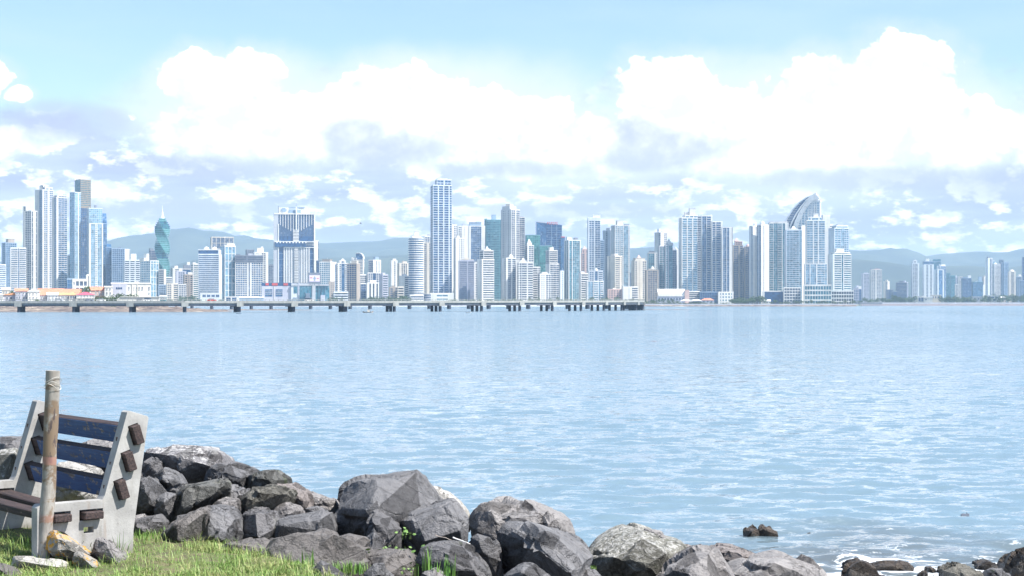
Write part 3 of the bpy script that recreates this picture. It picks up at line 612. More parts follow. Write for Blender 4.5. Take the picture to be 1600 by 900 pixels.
T('cream tower with rounded arch crown and pink trim', 1575, 1577, 1587, 425, 4400, 'C', 'm', 'w', 'w1g1d.4g1w1', crown=[(1576, 1586, 421, 'C', 'dome')])
T('small blue slab near the right edge of the picture', 1587, 1589, 1596, 433, 4700, 'B', 'm', 'c', 'c')
T('navy tower cut by the right edge of the picture', 1597, 1598, 1612, 402, 4400, 'B', 'n', 'c', 'c')
T('lower stepped wing in front of the navy tower at the right edge', 1592, 1593, 1603, 439, 4350, 'B', 'n', 'g', 'g')

# low blocks crowding the gaps between the towers
ri = random.Random(31)
gaps = [(176, 246, 3, 3300, 'left of the twisted tower'), (268, 312, 4, 3300, 'between the twisted tower and the twin domed tower'), (365, 430, 3, 3350, 'just left of the hotel'), (496, 560, 4, 3350, 'between the billboard and the brown slab'),
        (560, 640, 7, 3350, 'between the brown slab and the round tower'), (700, 790, 6, 3350, 'right of the tallest skyscraper'), (800, 880, 6, 3400, 'under the green glass blocks'), (880, 985, 6, 3400, 'between the ribbed glass tower and the grey white tower'),
        (985, 1062, 5, 3400, 'around the cupola block'), (1145, 1175, 2, 3300, 'below the two brown cupolas'), (1333, 1425, 6, 4800, 'across the water right of the point'), (1470, 1600, 8, 4900, 'in the far right haze')]
WN = dict(W='white', V='off white', C='cream', S='silver', L='lilac')
for u0, u1, n_, D_, where in gaps:
    for i in range(n_):
        c_ = u0 + (u1 - u0) * (i + ri.uniform(.2, .8)) / n_; w_ = ri.uniform(8, 15); yt_ = ri.uniform(430, 452); wl = ri.choice('WVCSLVW')
        T(('tall ' if yt_ < 437 else 'low ' if yt_ > 446 else '') + WN[wl] + ' mid rise block ' + where, c_ - w_ / 2, c_ + w_ * ri.uniform(-.35, .2), c_ + w_ / 2, yt_, D_ + ri.uniform(-90, 90), wl, ri.choice('mdbml'), ri.choice(['g', 'p', 'w1g1']), ri.choice(['b', 'g', 'p', 's']), crown=[(c_ - 2, c_ + 2.5, yt_ - 3)], group='mid rise blocks ' + where)
# ================================================================ LANDMARK BUILDINGS
class Face:
    """a flat wall frame facing the viewer: u = photograph column, v = photograph row, both turned into metres at distance D"""
    def __init__(s, xs, D, label, cat, name, turn=0.0, group=None):
        s.D = D; s.px = D / F; s.xs = xs
        a0 = math.atan((xs - 800) / F); s.k = math.cos(a0)
        base = at(xs, HZ, D); base.z = LAND - 1.0
        s.root = empty(name, base, -a0 - turn, label, cat, group)
    def X(s, u): return (u - s.xs) * s.px * s.k
    def Z(s, v): return CZ - (v - HZ) * s.px - (LAND - 1.0)
    def box(s, mb, u0, u1, v0, v1, p0=0.0, p1=10.0):   # v0 top row, v1 bottom row; p0..p1 depth from the wall plane (negative = toward viewer)
        mb.box(s.X(u0), s.X(u1), p0, p1, max(0.0, s.Z(v1)), s.Z(v0)); return mb
    def poly(s, mb, pts, p0, p1):                      # outline in (column,row), extruded in depth
        k = len(mb.v); n = len(pts)
        mb.v += [(s.X(a), p0, s.Z(b)) for a, b in pts] + [(s.X(a), p1, s.Z(b)) for a, b in pts]
        mb.f += [tuple(range(k, k + n)), tuple(range(k + 2 * n - 1, k + n - 1, -1))]
        mb.f += [(k + i, k + n + i, k + n + (i + 1) % n, k + (i + 1) % n) for i in range(n)]
        return mb

def _hotel_first(): pass
def hotel():
    f = Face(460, 2760, 'massive blue glass hotel slab with white ribs and a dark sky bridge band', 'tower', 'hotel_tower', 0.03); r = f.root
    m = MB(); f.box(m, 428, 491.5, 334, 470, 0, 32); m.build('glazing', GLASS['n'], r)
    m = MB(); f.box(m, 427.5, 435, 333, 470, -1.2, 33); m.build('end_wall', WALL['G'], r)
    m = MB(); f.box(m, 434.4, 435.8, 350, 470, -2.2, 0); f.box(m, 490.6, 492, 334, 470, -1.6, 33); f.box(m, 428, 492, 333, 335.2, -1.8, 33.5)
    m.build('white_edge', WALL['W'], r)
    V = lambda u: 349 + (16 if 1 else 0) * (1 - abs(u - 462) / 29.0)
    m = MB()
    for i in range(13):
        u = 438 + i * 4.1
        if abs(u - 462) < 2.5: continue
        f.box(m, u - .45, u + .45, 335, V(u), -1.1, 0.2)
    for i in range(11):
        u = 444 + i * 3.9
        if 456 < u < 468: continue
        f.box(m, u - .7, u + .7, 386, 442, -1.5, 0.2)
    m.build('rib', WALL['W'], r, 'stuff')
    m = MB()
    for j in range(38):
        v = 387 + j * 1.46
        f.box(m, 443.2, 484.4, v, v + .6, -.9, .2)
    m.build('balcony', WALL['S'], r, 'stuff')
    m = MB()
    for j in range(22):
        v = 337 + j * 1.5; f.box(m, 436, 490, v, v + .25, -.3, .1)
    for j in range(6): f.box(m, 436, 443, 387 + j * 9, 387.4 + j * 9, -.3, .1); f.box(m, 484.6, 490, 387 + j * 9, 387.4 + j * 9, -.3, .1)
    m.build('mullion', WALL['B'], r, 'stuff')
    m = MB()
    for j in range(8): f.box(m, 458, 467, 359 + j * 2.3, 360.4 + j * 2.3, -2.4, .2)
    for j in range(24): f.box(m, 460, 466, 387 + j * 2.3, 388.2 + j * 2.3, -2.4, .2)
    m.build('central_balcony', WALL['W'], r, 'stuff')
    m = MB(); f.box(m, 462.2, 464, 323, 360, -3.2, .2); m.build('central_fin', WALL['W'], r)
    m = MB(); f.box(m, 430, 478, 378, 386, -3.2, .2); m.build('sky_bridge', GLASS['n'], r)
    m = MB(); f.box(m, 429, 491, 377, 378.2, -3.6, .2); f.box(m, 478, 491, 379, 380.2, -1.6, .2); f.box(m, 478, 491, 382, 383.2, -1.6, .2); f.box(m, 443, 491, 386, 387, -2.0, .2)
    for i in range(10): f.box(m, 432 + i * 5, 434 + i * 5, 378, 380, -3.8, -3)
    m.build('sky_bridge_trim', WALL['W'], r)
    m = MB(); f.box(m, 435, 450, 324, 333, 2, 20); f.box(m, 466, 484, 325, 333, 2, 20); f.box(m, 450, 466, 328, 333, 2, 20); m.build('crown', WALL['W'], r)
    m = MB(); f.box(m, 451, 470, 328, 334, .6, 3); f.box(m, 452, 476, 323.4, 324.4, 1, 8); f.box(m, 441, 446, 325, 331, .8, 2); f.box(m, 439, 448, 327, 329.5, .9, 2); m.build('roof_emblem', WALL['B'], r)
    m = MB(); f.box(m, 434.6, 435.6, 322, 333, 1, 2); f.box(m, 463, 463.5, 318, 324, 1, 2); m.build('mast', WALL['D'], r)
hotel()

def twisted_tower():
    D = 3100; px = D / F; c = at(253.6, HZ, D); c.z = LAND - 1
    r = empty('twisted_tower', c, 0, 'green glass tower twisted like a corkscrew with a white spire', 'tower')
    zt = lambda y: CZ - (y - HZ) * px - LAND + 1
    g = MB(); sl = MB(); dk = MB(); y = 466.0
    while y > 342:
        s = 8.7 * px
        if y < 356: s *= 0.52 + 0.48 * ((y - 341) / 15.0)
        a = R((y - 370) * 3.0 + 45); z0, z1 = zt(y), zt(y - 2.9)
        def sq(q, aa=a): return [(q * math.sqrt(2) * math.cos(aa + math.pi / 2 * i), q * math.sqrt(2) * math.sin(aa + math.pi / 2 * i)) for i in range(4)]
        g.prism(sq(s * .93), z0, z1 - 0.5)
        (sl if int(y * 7) % 5 else dk).prism(sq(s), z1 - 1.3, z1)  # some floors get a navy glass slab
        y -= 2.9
    g.build('glazing', GLASS['g'], r); sl.build('floor_slab', WALL['K'], r, 'stuff'); dk.build('dark_floor', GLASS['n'], r, 'stuff')
    m = MB(); z = zt(342)
    m.prism([(3.9 * px * math.cos(t * math.pi / 4), 3.9 * px * math.sin(t * math.pi / 4)) for t in range(8)], z - 1, z + 6, [(2.2 * px * math.cos(t * math.pi / 4), 2.2 * px * math.sin(t * math.pi / 4)) for t in range(8)])
    m.prism([(2.1 * px * math.cos(t * math.pi / 4), 2.1 * px * math.sin(t * math.pi / 4)) for t in range(8)], z + 6, zt(330), [(.9 * px * math.cos(t * math.pi / 4), .9 * px * math.sin(t * math.pi / 4)) for t in range(8)])
    m.prism([(.8 * math.cos(t * math.pi / 4), .8 * math.sin(t * math.pi / 4)) for t in range(8)], zt(330), zt(321), [(.25 * math.cos(t * math.pi / 4), .25 * math.sin(t * math.pi / 4)) for t in range(8)])
    m.build('spire', WALL['W'], r)
twisted_tower()

def sail_tower():
    f = Face(1250, 2930, 'sail shaped skyscraper with two white curved ribs sweeping up to a point', 'tower', 'sail_tower', 0.12); r = f.root
    arcA = [(1219, 366), (1223, 352), (1229, 339), (1237, 327), (1247, 316), (1259, 308), (1274.5, 302.5)]
    arcB = [(1234, 372), (1238, 358), (1242, 346), (1248, 333), (1255, 322), (1263, 312), (1274.5, 303)]
    m = MB(); f.poly(m, [(1219, 466)] + arcA + [(1274.5, 466)], 4, 40); m.build('glazing', GLASS['n'], r)
    m = MB(); f.poly(m, [(1236, 466)] + arcB + [(1274, 305), (1274, 466)], 0, 6); m.build('front_glazing', GLASS['l'], r)
    def rib(arc, w, p0, p1, nm, mat):
        mb = MB()
        for (a, b), (c, d) in zip(arc[:-1], arc[1:]):
            f.poly(mb, [(a, b), (c, d), (c + w, d + (w * .4 if c < 1270 else w * 1.2)), (a + w, b + w * .3)], p0, p1)
        mb.build(nm, WALL[mat], r)
    rib(arcA, 2.0, 2.0, 41, 'outer_rib', 'S'); rib([(a - 7 + i * .6, b + 1) for i, (a, b) in enumerate(arcB)], 2.2, -1.4, 12, 'middle_rib', 'W'); rib(arcB, 6.5, -2.8, 8, 'inner_rib', 'W')
    m = MB()
    for j in range(60):
        v = 306 + j * 2.6
        ua = min(1274, next((a + (c - a) * (v - b) / (d - b) for (a, b), (c, d) in zip(arcA[:-1], arcA[1:]) if d <= v <= b), 1219))
        ub = min(1274, next((a + (c - a) * (v - b) / (d - b) for (a, b), (c, d) in zip(arcB[:-1], arcB[1:]) if d <= v <= b), 1236))
        f.box(m, ua + .6, max(ua + .8, ub - 7), v, v + .55, 3.2, 4.2)
        if v > 312: f.box(m, max(ub + 5, 1246), 1274, v, v + .9, -.9, .3)
    for u in (1252, 1257, 1262, 1267, 1272): f.box(m, u, u + .9, 312 if u > 1261 else 330, 466, -1.3, .3)
    m.build('facade_frame', WALL['W'], r, 'stuff')
    m = MB(); f.poly(m, [(1258, 313), (1274.5, 301.5), (1275.8, 301.5), (1275.8, 314), (1262, 316)], -1.6, 6); m.build('tip_panel', WALL['W'], r)
    m = MB(); f.box(m, 1264, 1281, 316, 340, 0.5, 16); m.build('right_glazing', GLASS['l'], r)
    m = MB()
    for j in range(9): f.box(m, 1264, 1281, 317 + j * 2.6, 318 + j * 2.6, -.4, .6)
    for u in (1263.5, 1269, 1275, 1280.4): f.box(m, u, u + .9, 315, 342, -.7, 16.3)
    f.box(m, 1263, 1282, 313.6, 316, -.9, 16.6); m.build('right_frame', WALL['W'], r, 'stuff')
sail_tower()

# tallest skyscraper
tower('tallest skyscraper, pale blue glass with white balcony ribs and rounded stepped top', 673, 677, 706, 290, 2660, 'S', 'b', 's', 's2w.3s2w.3s2w.3s1', tiers=[(680, 705, 281, 's', 's3w.4s3')], crown=[(682, 699, 278, 'S')], name='skyscraper', fh=3.9)
tower('white podium block at the foot of the tallest skyscraper', 672, 673, 709, 459, 2600, 'W', 'l', 'w', 'w1h2w1', fh=6)

def red_roof_tower():
    f = Face(858, 3050, 'deep blue glass tower with slanted top edge and red rooftop lettering', 'tower', 'office_tower', -0.05); r = f.root
    m = MB(); f.poly(m, [(838, 466), (838, 347), (878, 351.5), (878, 466)], 0, 40); m.build('glazing', GLASS['n'], r)
    m = MB(); f.poly(m, [(838, 466), (838, 347), (853, 358), (854, 466)], -6, 0.5); m.build('folded_facet', GLASS['b'], r)
    m = MB(); f.box(m, 876, 883, 371, 466, -2, 36); m.build('lower_wing', GLASS['b'], r)
    m = MB()
    for j in range(30): f.box(m, 854.2, 878, 356 + j * 3.6, 356.3 + j * 3.6, -.3, .2)
    for u in (862, 870, 878): f.box(m, u - .25, u + .25, 351, 466, -.35, .2)
    m.build('mullion', WALL['B'], r, 'stuff')
    m = MB(); f.poly(m, [(838, 346), (853, 346.5), (853, 350), (838, 347.5)], 0, 30); m.build('roof_screen', WALL['G'], r)
    # red letters standing on the roof edge
    for i in range(6):
        mb = MB(); u = 855 + i * 2.9; f.box(mb, u, u + .7, 346.8, 350.6, -.5, .6); f.box(mb, u + .7, u + 2.1, 346.8, 347.7, -.5, .6)
        if i % 2: f.box(mb, u + .7, u + 2.1, 349.7, 350.6, -.5, .6)
        else: f.box(mb, u + .7, u + 1.7, 348.3, 349.1, -.5, .6)
        mb.build('sign_letter', WALL['R'], r)
    mb = MB(); f.box(mb, 877, 882.5, 369.6, 371, -2.4, -1); mb.build('red_sign', WALL['R'], r)
red_roof_tower()

def arch_top():
    f = Face(560, 3000, 'banded tower with a quarter round arched glass roof behind the brown slab', 'tower', 'arch_roof_tower', 0.1); r = f.root
    arc = [(567.5 - 7.5 * (1 - math.cos(t * math.pi / 12)) , 405 - 9.5 * math.sin(t * math.pi / 12)) for t in range(7)] + [(556, 396), (556, 405)]
    m = MB(); f.box(m, 552, 567, 405, 468, 0, 20); m.build('glazing', GLASS['m'], r)
    m = MB()
    for j in range(24): f.box(m, 552, 567.2, 406 + j * 2.4, 407.1 + j * 2.4, -1, .2)
    for u in (551.6, 556, 566.6): f.box(m, u, u + 1, 403, 468, -1.3, 20)
    m.build('facade_frame', WALL['W'], r, 'stuff')
    m = MB(); f.poly(m, arc, 1.5, 18); m.build('arched_glass', GLASS['b'], r)
    m = MB()
    for (a, b), (c, d) in zip(arc[:7], arc[1:8]): f.poly(m, [(a, b), (a + .9, b - .8), (c + .9, d - .8), (c, d)], 0, 19)
    f.box(m, 547, 556, 408, 411, 0, 16); f.box(m, 549, 554, 402, 408, 3, 12); m.build('arch_rim', WALL['W'], r)
arch_top()

def billboard():
    f = Face(491, 2540, 'large rooftop video billboard with dark frame and pale pink picture on the shopping mall', 'billboard', 'billboard', 0.0); r = f.root
    f.root.location.z = LAND - 1
    m = MB(); f.box(m, 482, 501, 426, 443.5, 0, 6); m.build('frame', WALL['D'], r)
    m = MB(); f.box(m, 483.2, 499.8, 430, 440, -.25, .1); m.build('screen', simple_mat('billboard_screen', (0.78, 0.66, 0.76), 0.4), r)
    m = MB(); f.box(m, 484.5, 488, 433.5, 434.6, -.4, -.2); f.box(m, 495.2, 498, 434.4, 435.5, -.4, -.2); m.build('red_print', WALL['R'], r)
    m = MB(); f.box(m, 490.6, 492.6, 432, 439, -.4, -.2); f.box(m, 489.6, 493.6, 434, 436, -.42, -.2); m.build('grey_print', WALL['B'], r)
    m = MB(); f.box(m, 484, 485, 443.5, 446, 1, 4); f.box(m, 498, 499, 443.5, 446, 1, 4); f.box(m, 491, 492, 443.5, 446, 1, 4); m.build('post', WALL['D'], r)
def simple_mat(name, col, rough=0.7, var=0.08, scale=1.0):
    m, nt, b = new_mat(name)
    n = fbm(nt, objco(nt), scale, 4.0).step(0.3, 0.7)
    nt.links.new(mixc(nt, n, tuple(q * (1 - var) for q in col), tuple(min(.95, q * (1 + var)) for q in col)), b.inputs['Base Color'])
    b.inputs['Roughness'].default_value = rough
    return m
billboard()

def mall():
    f = Face(462, 2560, 'long grey shopping mall with red rooftop sign panels and teal glass blocks', 'mall', 'shopping_mall'); r = f.root
    m = MB(); f.box(m, 409, 455, 447, 472, 0, 40); m.build('grey_hall', WALL['L'], r)
    m = MB(); f.box(m, 409, 455, 441.8, 447, .5, 38); m.build('roof_band', GLASS['n'], r)
    for u0, u1 in ((415, 420), (425, 434), (443, 450)):
        m = MB(); f.box(m, u0, u1, 442.5, 446, -.6, .7); m.build('red_roof_sign', WALL['R'], r)
    for u0, u1 in ((414.5, 425.5), (431, 441.5)):
        m = MB(); f.box(m, u0, u1, 452, 463, -.4, .2); m.build('window', GLASS['b'], r)
    m = MB()
    for v in (454.5, 457, 459.5): f.box(m, 414.5, 425.5, v, v + .5, -.7, -.3); f.box(m, 431, 441.5, v, v + .5, -.7, -.3)
    f.box(m, 428, 429, 447, 470, -.8, .1); m.build('pilaster', WALL['V'], r)
    m = MB(); f.box(m, 455, 492, 443, 472, -3, 40); m.build('teal_hall', WALL['S'], r)
    m = MB(); f.box(m, 459, 464, 448, 458, -3.4, -2.5); f.box(m, 468, 487, 447, 470, -3.4, -2.5); m.build('teal_window', GLASS['t'], r)
    m = MB(); f.box(m, 466, 467.6, 441, 472, -4.4, -2.5); f.box(m, 478, 484, 458, 472, -8, -2.5); f.box(m, 501, 508, 461, 472, -8, 2); m.build('front_block', WALL['L'], r)
    m = MB(); f.box(m, 455, 514, 444, 446.4, -4.0, 40.2); f.box(m, 488, 493, 443, 472, -5, 10); m.build('cornice', WALL['G'], r)
    m = MB(); f.box(m, 493, 514.6, 446.4, 472, -2, 40); m.build('end_glass', GLASS['t'], r)
    m = MB()
    for u in (472, 477, 482, 498, 503, 508): f.box(m, u, u + .25, 447, 470, -3.7, -2.2)
    m.build('mullion', WALL['B'], r, 'stuff')
mall()

def barrel_hall():
    f = Face(1050, 2560, 'white barrel vaulted hall with a pink end wall on the waterfront', 'hall', 'vaulted_hall'); r = f.root
    x0, x1 = f.X(1026.5), f.X(1070); zb, zt = f.Z(463), f.Z(451.3); n = 10
    m = MB(); V = []
    for i in range(n + 1):
        t = math.pi * i / n; V.append((16 - 16 * math.cos(t), zb + (zt - zb) * math.sin(t) ** .8))
    k = len(m.v)
    for x in (x0, x1): m.v += [(x + (2.5 * (1 - (z - zb) / (zt - zb)) if x == x0 else 0), y, z) for y, z in V]
    m.f += [(k + i, k + i + 1, k + n + 2 + i, k + n + 1 + i) for i in range(n)] + [tuple(range(k + n, k - 1, -1)), tuple(range(k + n + 1, k + 2 * n + 2))]
    m.build('vault_roof', WALL['W'], r)
    m = MB(); f.box(m, 1027, 1070, 462.6, 474, .5, 31); m.build('front_wall', WALL['L'], r)
    m = MB(); f.box(m, 1070, 1077, 453, 474, -1, 33); m.build('end_wall', WALL['P'], r)
    m = MB()
    for i in range(9): f.box(m, 1029 + i * 4.6, 1031.5 + i * 4.6, 465.5, 469, .1, .8)
    m.build('window', GLASS['m'], r, 'stuff')
barrel_hall()
# ================================================================ GROUND, MOUNTAINS, SHORES
def ground_mat():
    m, nt, b = new_mat('coast_soil'); g = nt.nodes.new('ShaderNodeNewGeometry'); x, y, z = sep(nt, g.outputs['Position'])
    n = fbm(nt, vec(nt, x, y, z), 0.02, 6.0).step(0.4, 0.62)
    nt.links.new(mixc(nt, n, (0.30, 0.29, 0.26), (0.09, 0.13, 0.06)), b.inputs['Base Color']); b.inputs['Roughness'].default_value = 0.9
    return m
def forest_mat():
    m, nt, b = new_mat('forested_slope'); g = nt.nodes.new('ShaderNodeNewGeometry'); x, y, z = sep(nt, g.outputs['Position'])
    n = fbm(nt, vec(nt, x, y, z * 2), 0.0022, 8.0, 0.6).step(0.38, 0.64)
    nt.links.new(mixc(nt, n, (0.020, 0.032, 0.024), (0.05, 0.065, 0.042)), b.inputs['Base Color']); b.inputs['Roughness'].default_value = 0.95
    return m
def coast():
    P = lambda px, D: ((px - 800) / F * D, D)
    shore = [(-12500, 2420), P(-400, 2440), P(200, 2460), P(600, 2490), P(1000, 2500), P(1335, 2500), P(1345, 3180), P(1700, 3260), (12500, 3300)]
    V = [(x, y, LAND) for x, y in shore] + [(12500, 13800, LAND), (-12500, 13800, LAND)] + [(x, y, -3) for x, y in shore]
    n = len(shore)
    Fc = [tuple(range(n + 2))] + [(i, n + 2 + i, n + 3 + i, i + 1) for i in range(n - 1)]
    mesh_obj('coast_ground', V, Fc, ground_mat(), kind='structure')
coast()
def ridge(name, prof, D, depth):
    xs = []; x = prof[0][0]
    while x <= prof[-1][0]:
        for (a, b), (c, d) in zip(prof[:-1], prof[1:]):
            if a <= x <= c: y = b + (d - b) * (x - a) / (c - a); break
        xs.append((x, y)); x += 6.0
    rows = 14; V = []
    for j in range(rows + 1):
        t = j / rows
        for x, y in xs:
            p = at(x, y, D); hz = p.z * (0.06 + 0.94 * (math.sin(t * math.pi / 2) ** 1.1)) if t < .999 else p.z
            q = Vector(((x - 800) / F * D, D - depth * (1 - t), 0))
            w = noise.fractal(Vector((q.x * .0011, q.y * .0011, 1.3)), 1.0, 2.0, 5)
            hz *= 1 + w * 0.45 * math.sin(t * math.pi) ; hz += noise.noise(Vector((q.x * .004, q.y * .004, 5))) * 9 * (t if t < 1 else .45)
            V.append((q.x, q.y, max(2.0, hz)))
    for x, y in xs:
        V.append(((x - 800) / F * D, D + depth * .9, 2.0))
    n = len(xs)
    Fc = [(j * n + i, j * n + i + 1, (j + 1) * n + i + 1, (j + 1) * n + i) for j in range(rows + 1) for i in range(n - 1)]
    mesh_obj(name, V, Fc, M_FOREST, kind='structure', smooth=True)
M_FOREST = forest_mat()
ridge('mountain_range', [(-900, 420), (-100, 414), (120, 408), (200, 400), (266, 386), (310, 379.5), (345, 377.5), (385, 376), (420, 376), (470, 379), (510, 380), (540, 378.5), (585, 377), (620, 373), (645, 371), (700, 368), (780, 374), (860, 384), (940, 392), (985, 393), (1010, 393),
    (1080, 399), (1200, 402), (1290, 400), (1330, 397), (1365, 395), (1395, 398), (1412, 402), (1426, 403.5), (1440, 401.5), (1470, 396.5), (1500, 394.5), (1530, 393), (1545, 395.5), (1565, 396.5), (1580, 393), (1600, 391), (1700, 389), (1850, 392), (2300, 405), (2700, 415)], 11500, 2600)
ridge('foothills', [(-900, 436), (240, 430), (300, 420), (400, 410), (470, 404), (560, 402), (640, 398), (760, 404), (900, 412), (1010, 414), (1200, 420), (1330, 407), (1380, 411), (1430, 418), (1500, 416), (1560, 420), (1620, 412), (1800, 420), (2600, 440)], 7800, 1500)

def rock_shore_mat():
    m, nt, b = new_mat('rocky_beach'); g = nt.nodes.new('ShaderNodeNewGeometry'); x, y, z = sep(nt, g.outputs['Position'])
    n = fbm(nt, vec(nt, x * .5, y, z), 0.35, 7.0, 0.65); n2 = fbm(nt, vec(nt, x * .3, y, z * 3), 0.12, 4.0)
    c = mixc(nt, n.step(0.36, 0.62), (0.055, 0.042, 0.045), (0.24, 0.19, 0.155))
    c = mixc(nt, n2.step(0.58, 0.70), c, (0.40, 0.34, 0.26))
    nt.links.new(c, b.inputs['Base Color']); b.inputs['Roughness'].default_value = 0.9
    return m
M_SHORE = rock_shore_mat()
def strip(name, px0, px1, D0, D1, ztop, mat, step=2.0, rows=9, amp=0.5, kind='structure', taper=0):
    """sloping stony bank between two distances"""
    V = []; n = int((px1 - px0) / step) + 1
    for j in range(rows + 1):
        t = j / rows
        for i in range(n):
            px = px0 + i * step; D = D0 + (D1 - D0) * t
            e = min(1.0, (px1 - px) / taper) if taper else 1.0
            x = (px - 800) / F * D
            z = -0.4 + (ztop + .4) * min(1, t * 1.25) * e + noise.fractal(Vector((x * .22, D * .11, 3)), 1, 2, 4) * amp * (0.3 + t)
            V.append((x, D + noise.noise(Vector((x * .05, j, 0))) * 3 * (1 - t), z))
    Fc = [(j * n + i, j * n + i + 1, (j + 1) * n + i + 1, (j + 1) * n + i) for j in range(rows) for i in range(n - 1)]
    mesh_obj(name, V, Fc, mat, kind=kind)
strip('rocky_shore', -500, 370, 805, 870, 2.7, M_SHORE, rows=14, amp=0.8, taper=110)
strip('mud_bank', 300, 560, 1000, 1040, 0.45, M_SHORE, rows=5, amp=0.25, taper=120)
strip('sand_spit', 1003, 1125, 1100, 1120, 0.25, M_SHORE, rows=4, amp=0.12, taper=60)
def old_town_ground():
    V = []; P = [(-500, 868), (262, 868), (262, 1700), (-500, 1700)]
    V = [((px - 800) / F * D, D, 2.75) for px, D in P] + [((px - 800) / F * D, D, -1) for px, D in P]
    mesh_obj('old_town_ground', V, [(0, 1, 2, 3), (0, 4, 5, 1), (1, 5, 6, 2)], ground_mat(), kind='structure')
old_town_ground()
def sea_wall(name, label, px0, px1, D, zt, mat, seg=14):
    r = empty(name, at(px0, HZ, D), 0, label, 'sea wall'); r.location.z = 0
    o = r.location
    def bank(nm, za, zb, d0, d1, mat_, jit):
        V = []; n = int((px1 - px0) / 3) + 1
        for j, (z, dd) in enumerate(((za, d0), ((za + zb) / 2, (d0 + d1) / 2), (zb, d1), (zb, d1 + 14), (za, d1 + 15))):
            for i in range(n):
                px = px0 + i * 3; x = (px - 800) / F * D
                V.append((x - o.x + noise.noise(Vector((i, j, 2))) * jit, dd + noise.noise(Vector((i * .7, j * 3.1, 1))) * jit * 2, z + noise.noise(Vector((i * 1.3, j * 2.1, 7))) * jit))
        mesh_obj(nm, V, [(j * n + i, j * n + i + 1, (j + 1) * n + i + 1, (j + 1) * n + i) for j in range(4) for i in range(n - 1)], mat_, r)
    bank('stone_bank', -0.6, zt * .55, -12, -3, mat, .5)
    bank('wall', -0.5, zt, -1.5, -1.2, WALL['G'], 0.02)
sea_wall('sea_wall', 'long stone revetment below the waterfront right of the viaduct end', 1004, 1337, 2490, 3.9, M_SHORE)
sea_wall('sea_wall', 'dark grey harbour wall along the far right shore across the water', 1344, 1720, 3170, 6.6, simple_mat('dark_revetment', (0.17, 0.145, 0.15), 0.9, 0.2, 0.2))
sea_wall('sea_wall', 'low promenade wall behind the viaduct along the city bay', 262, 1003, 2470, 3.6, WALL['G'])

# ---------------------------------------------------------------- pier on the right of the point
def small_pier():
    f = Face(1362, 2900, 'low dark pier on many short piles right of the point', 'pier', 'pier'); r = f.root; r.location.z = 0
    z = lambda y: CZ - (y - HZ) * f.px
    m = MB(); m.box(f.X(1340), f.X(1378), 0, 12, z(474.5), z(473)); m.build('deck', WALL['D'], r)
    for i in range(12):
        m = MB(); u = f.X(1342 + i * 3.1); m.box(u, u + 1.2, 1, 3, -1, z(474.4)); m.build('pile', WALL['G'], r)
small_pier()

# ---------------------------------------------------------------- viaduct
def concrete(name, col):
    m, nt, b = new_mat(name); g = nt.nodes.new('ShaderNodeNewGeometry'); x, y, z = sep(nt, g.outputs['Position'])
    n = fbm(nt, vec(nt, x, y, z * .3), 0.6, 5.0, 0.6).step(0.3, 0.7)
    nt.links.new(mixc(nt, n, tuple(q * .72 for q in col), col), b.inputs['Base Color']); b.inputs['Roughness'].default_value = 0.85
    return m
M_DECK = concrete('viaduct_concrete', (0.36, 0.37, 0.35)); M_PIER = concrete('dark_blue_concrete', (0.06, 0.07, 0.10)); M_GIRD = concrete('girder_concrete', (0.24, 0.27, 0.30))  # piers and girder flanges share one even dark blue tone
def viaduct(name, label, pts, zt, width, zpier=-1.5, cap=True, ncol=3, colr=0.8):
    o = Vector((pts[0].x, pts[0].y, 0)); r = empty(name, o, 0, label, 'viaduct')
    n = len(pts)
    for i in range(n):
        p = pts[i]; q = pts[min(i + 1, n - 1)]; a = pts[max(i - 1, 0)]
        t = (q - a); t.z = 0; t.normalize(); nr = Vector((-t.y, t.x, 0)); z = zt(i)
        if i < n - 1:
            q = pts[i + 1]; L = (q - p).length; tt = (q - p).normalized(); nn = Vector((-tt.y, tt.x, 0)); z2 = zt(i + 1)
            def bar(nm, o0, o1, za, zb, mat, gap=0.0):
                A = p + tt * gap; B = q - tt * gap; V = []
                for P_, zz in ((A, z), (B, z2)):
                    for oo in (o0, o1):
                        for k in (za, zb): V.append(tuple(P_ + nn * oo - o) [:2] + (zz + k,))
                mesh_obj(nm, V, [(0, 1, 3, 2), (4, 6, 7, 5), (0, 4, 5, 1), (2, 3, 7, 6), (1, 5, 7, 3), (0, 2, 6, 4)], mat, r)
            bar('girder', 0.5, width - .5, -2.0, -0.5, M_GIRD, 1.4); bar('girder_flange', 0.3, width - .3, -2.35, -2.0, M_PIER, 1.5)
            bar('deck', 0, width, -0.5, 0.0, M_DECK)
            bar('kerb', -0.15, 0.35, -0.9, 0.25, M_DECK, 0.02)
            m = MB()
            k = max(4, int(L / 2.3))
            for j in range(k):
                c = p + tt * (L * (j + .5) / k) + nn * 0.1 - o
                m.box(c.x - .12, c.x + .12, c.y - .12, c.y + .12, z + .2, z + .95)
            m.build('railing_post', M_DECK, r, 'stuff'); bar('railing', 0.02, 0.2, .95, 1.12, M_DECK)
        if cap:
            m = MB(); c = p - o
            A = [c + t * s1 + nr * s2 for s1, s2 in ((-1.7, -.6), (1.7, -.6), (1.7, width + .6), (-1.7, width + .6))]
            m.prism([(v.x, v.y) for v in A], z - 2.6, z - .52); m.build('pier_cap', M_DECK, r)
        for k in range(ncol):
            off = 1.5 + (width - 3.0) * (k / max(1, ncol - 1)); c = p + nr * off - o
            m = MB(); A = [(c.x + colr * math.cos(s * math.pi / 4), c.y + colr * math.sin(s * math.pi / 4)) for s in range(8)]
            m.prism(A, zpier, z - (2.5 if cap else .5)); m.build('pier', M_PIER, r)
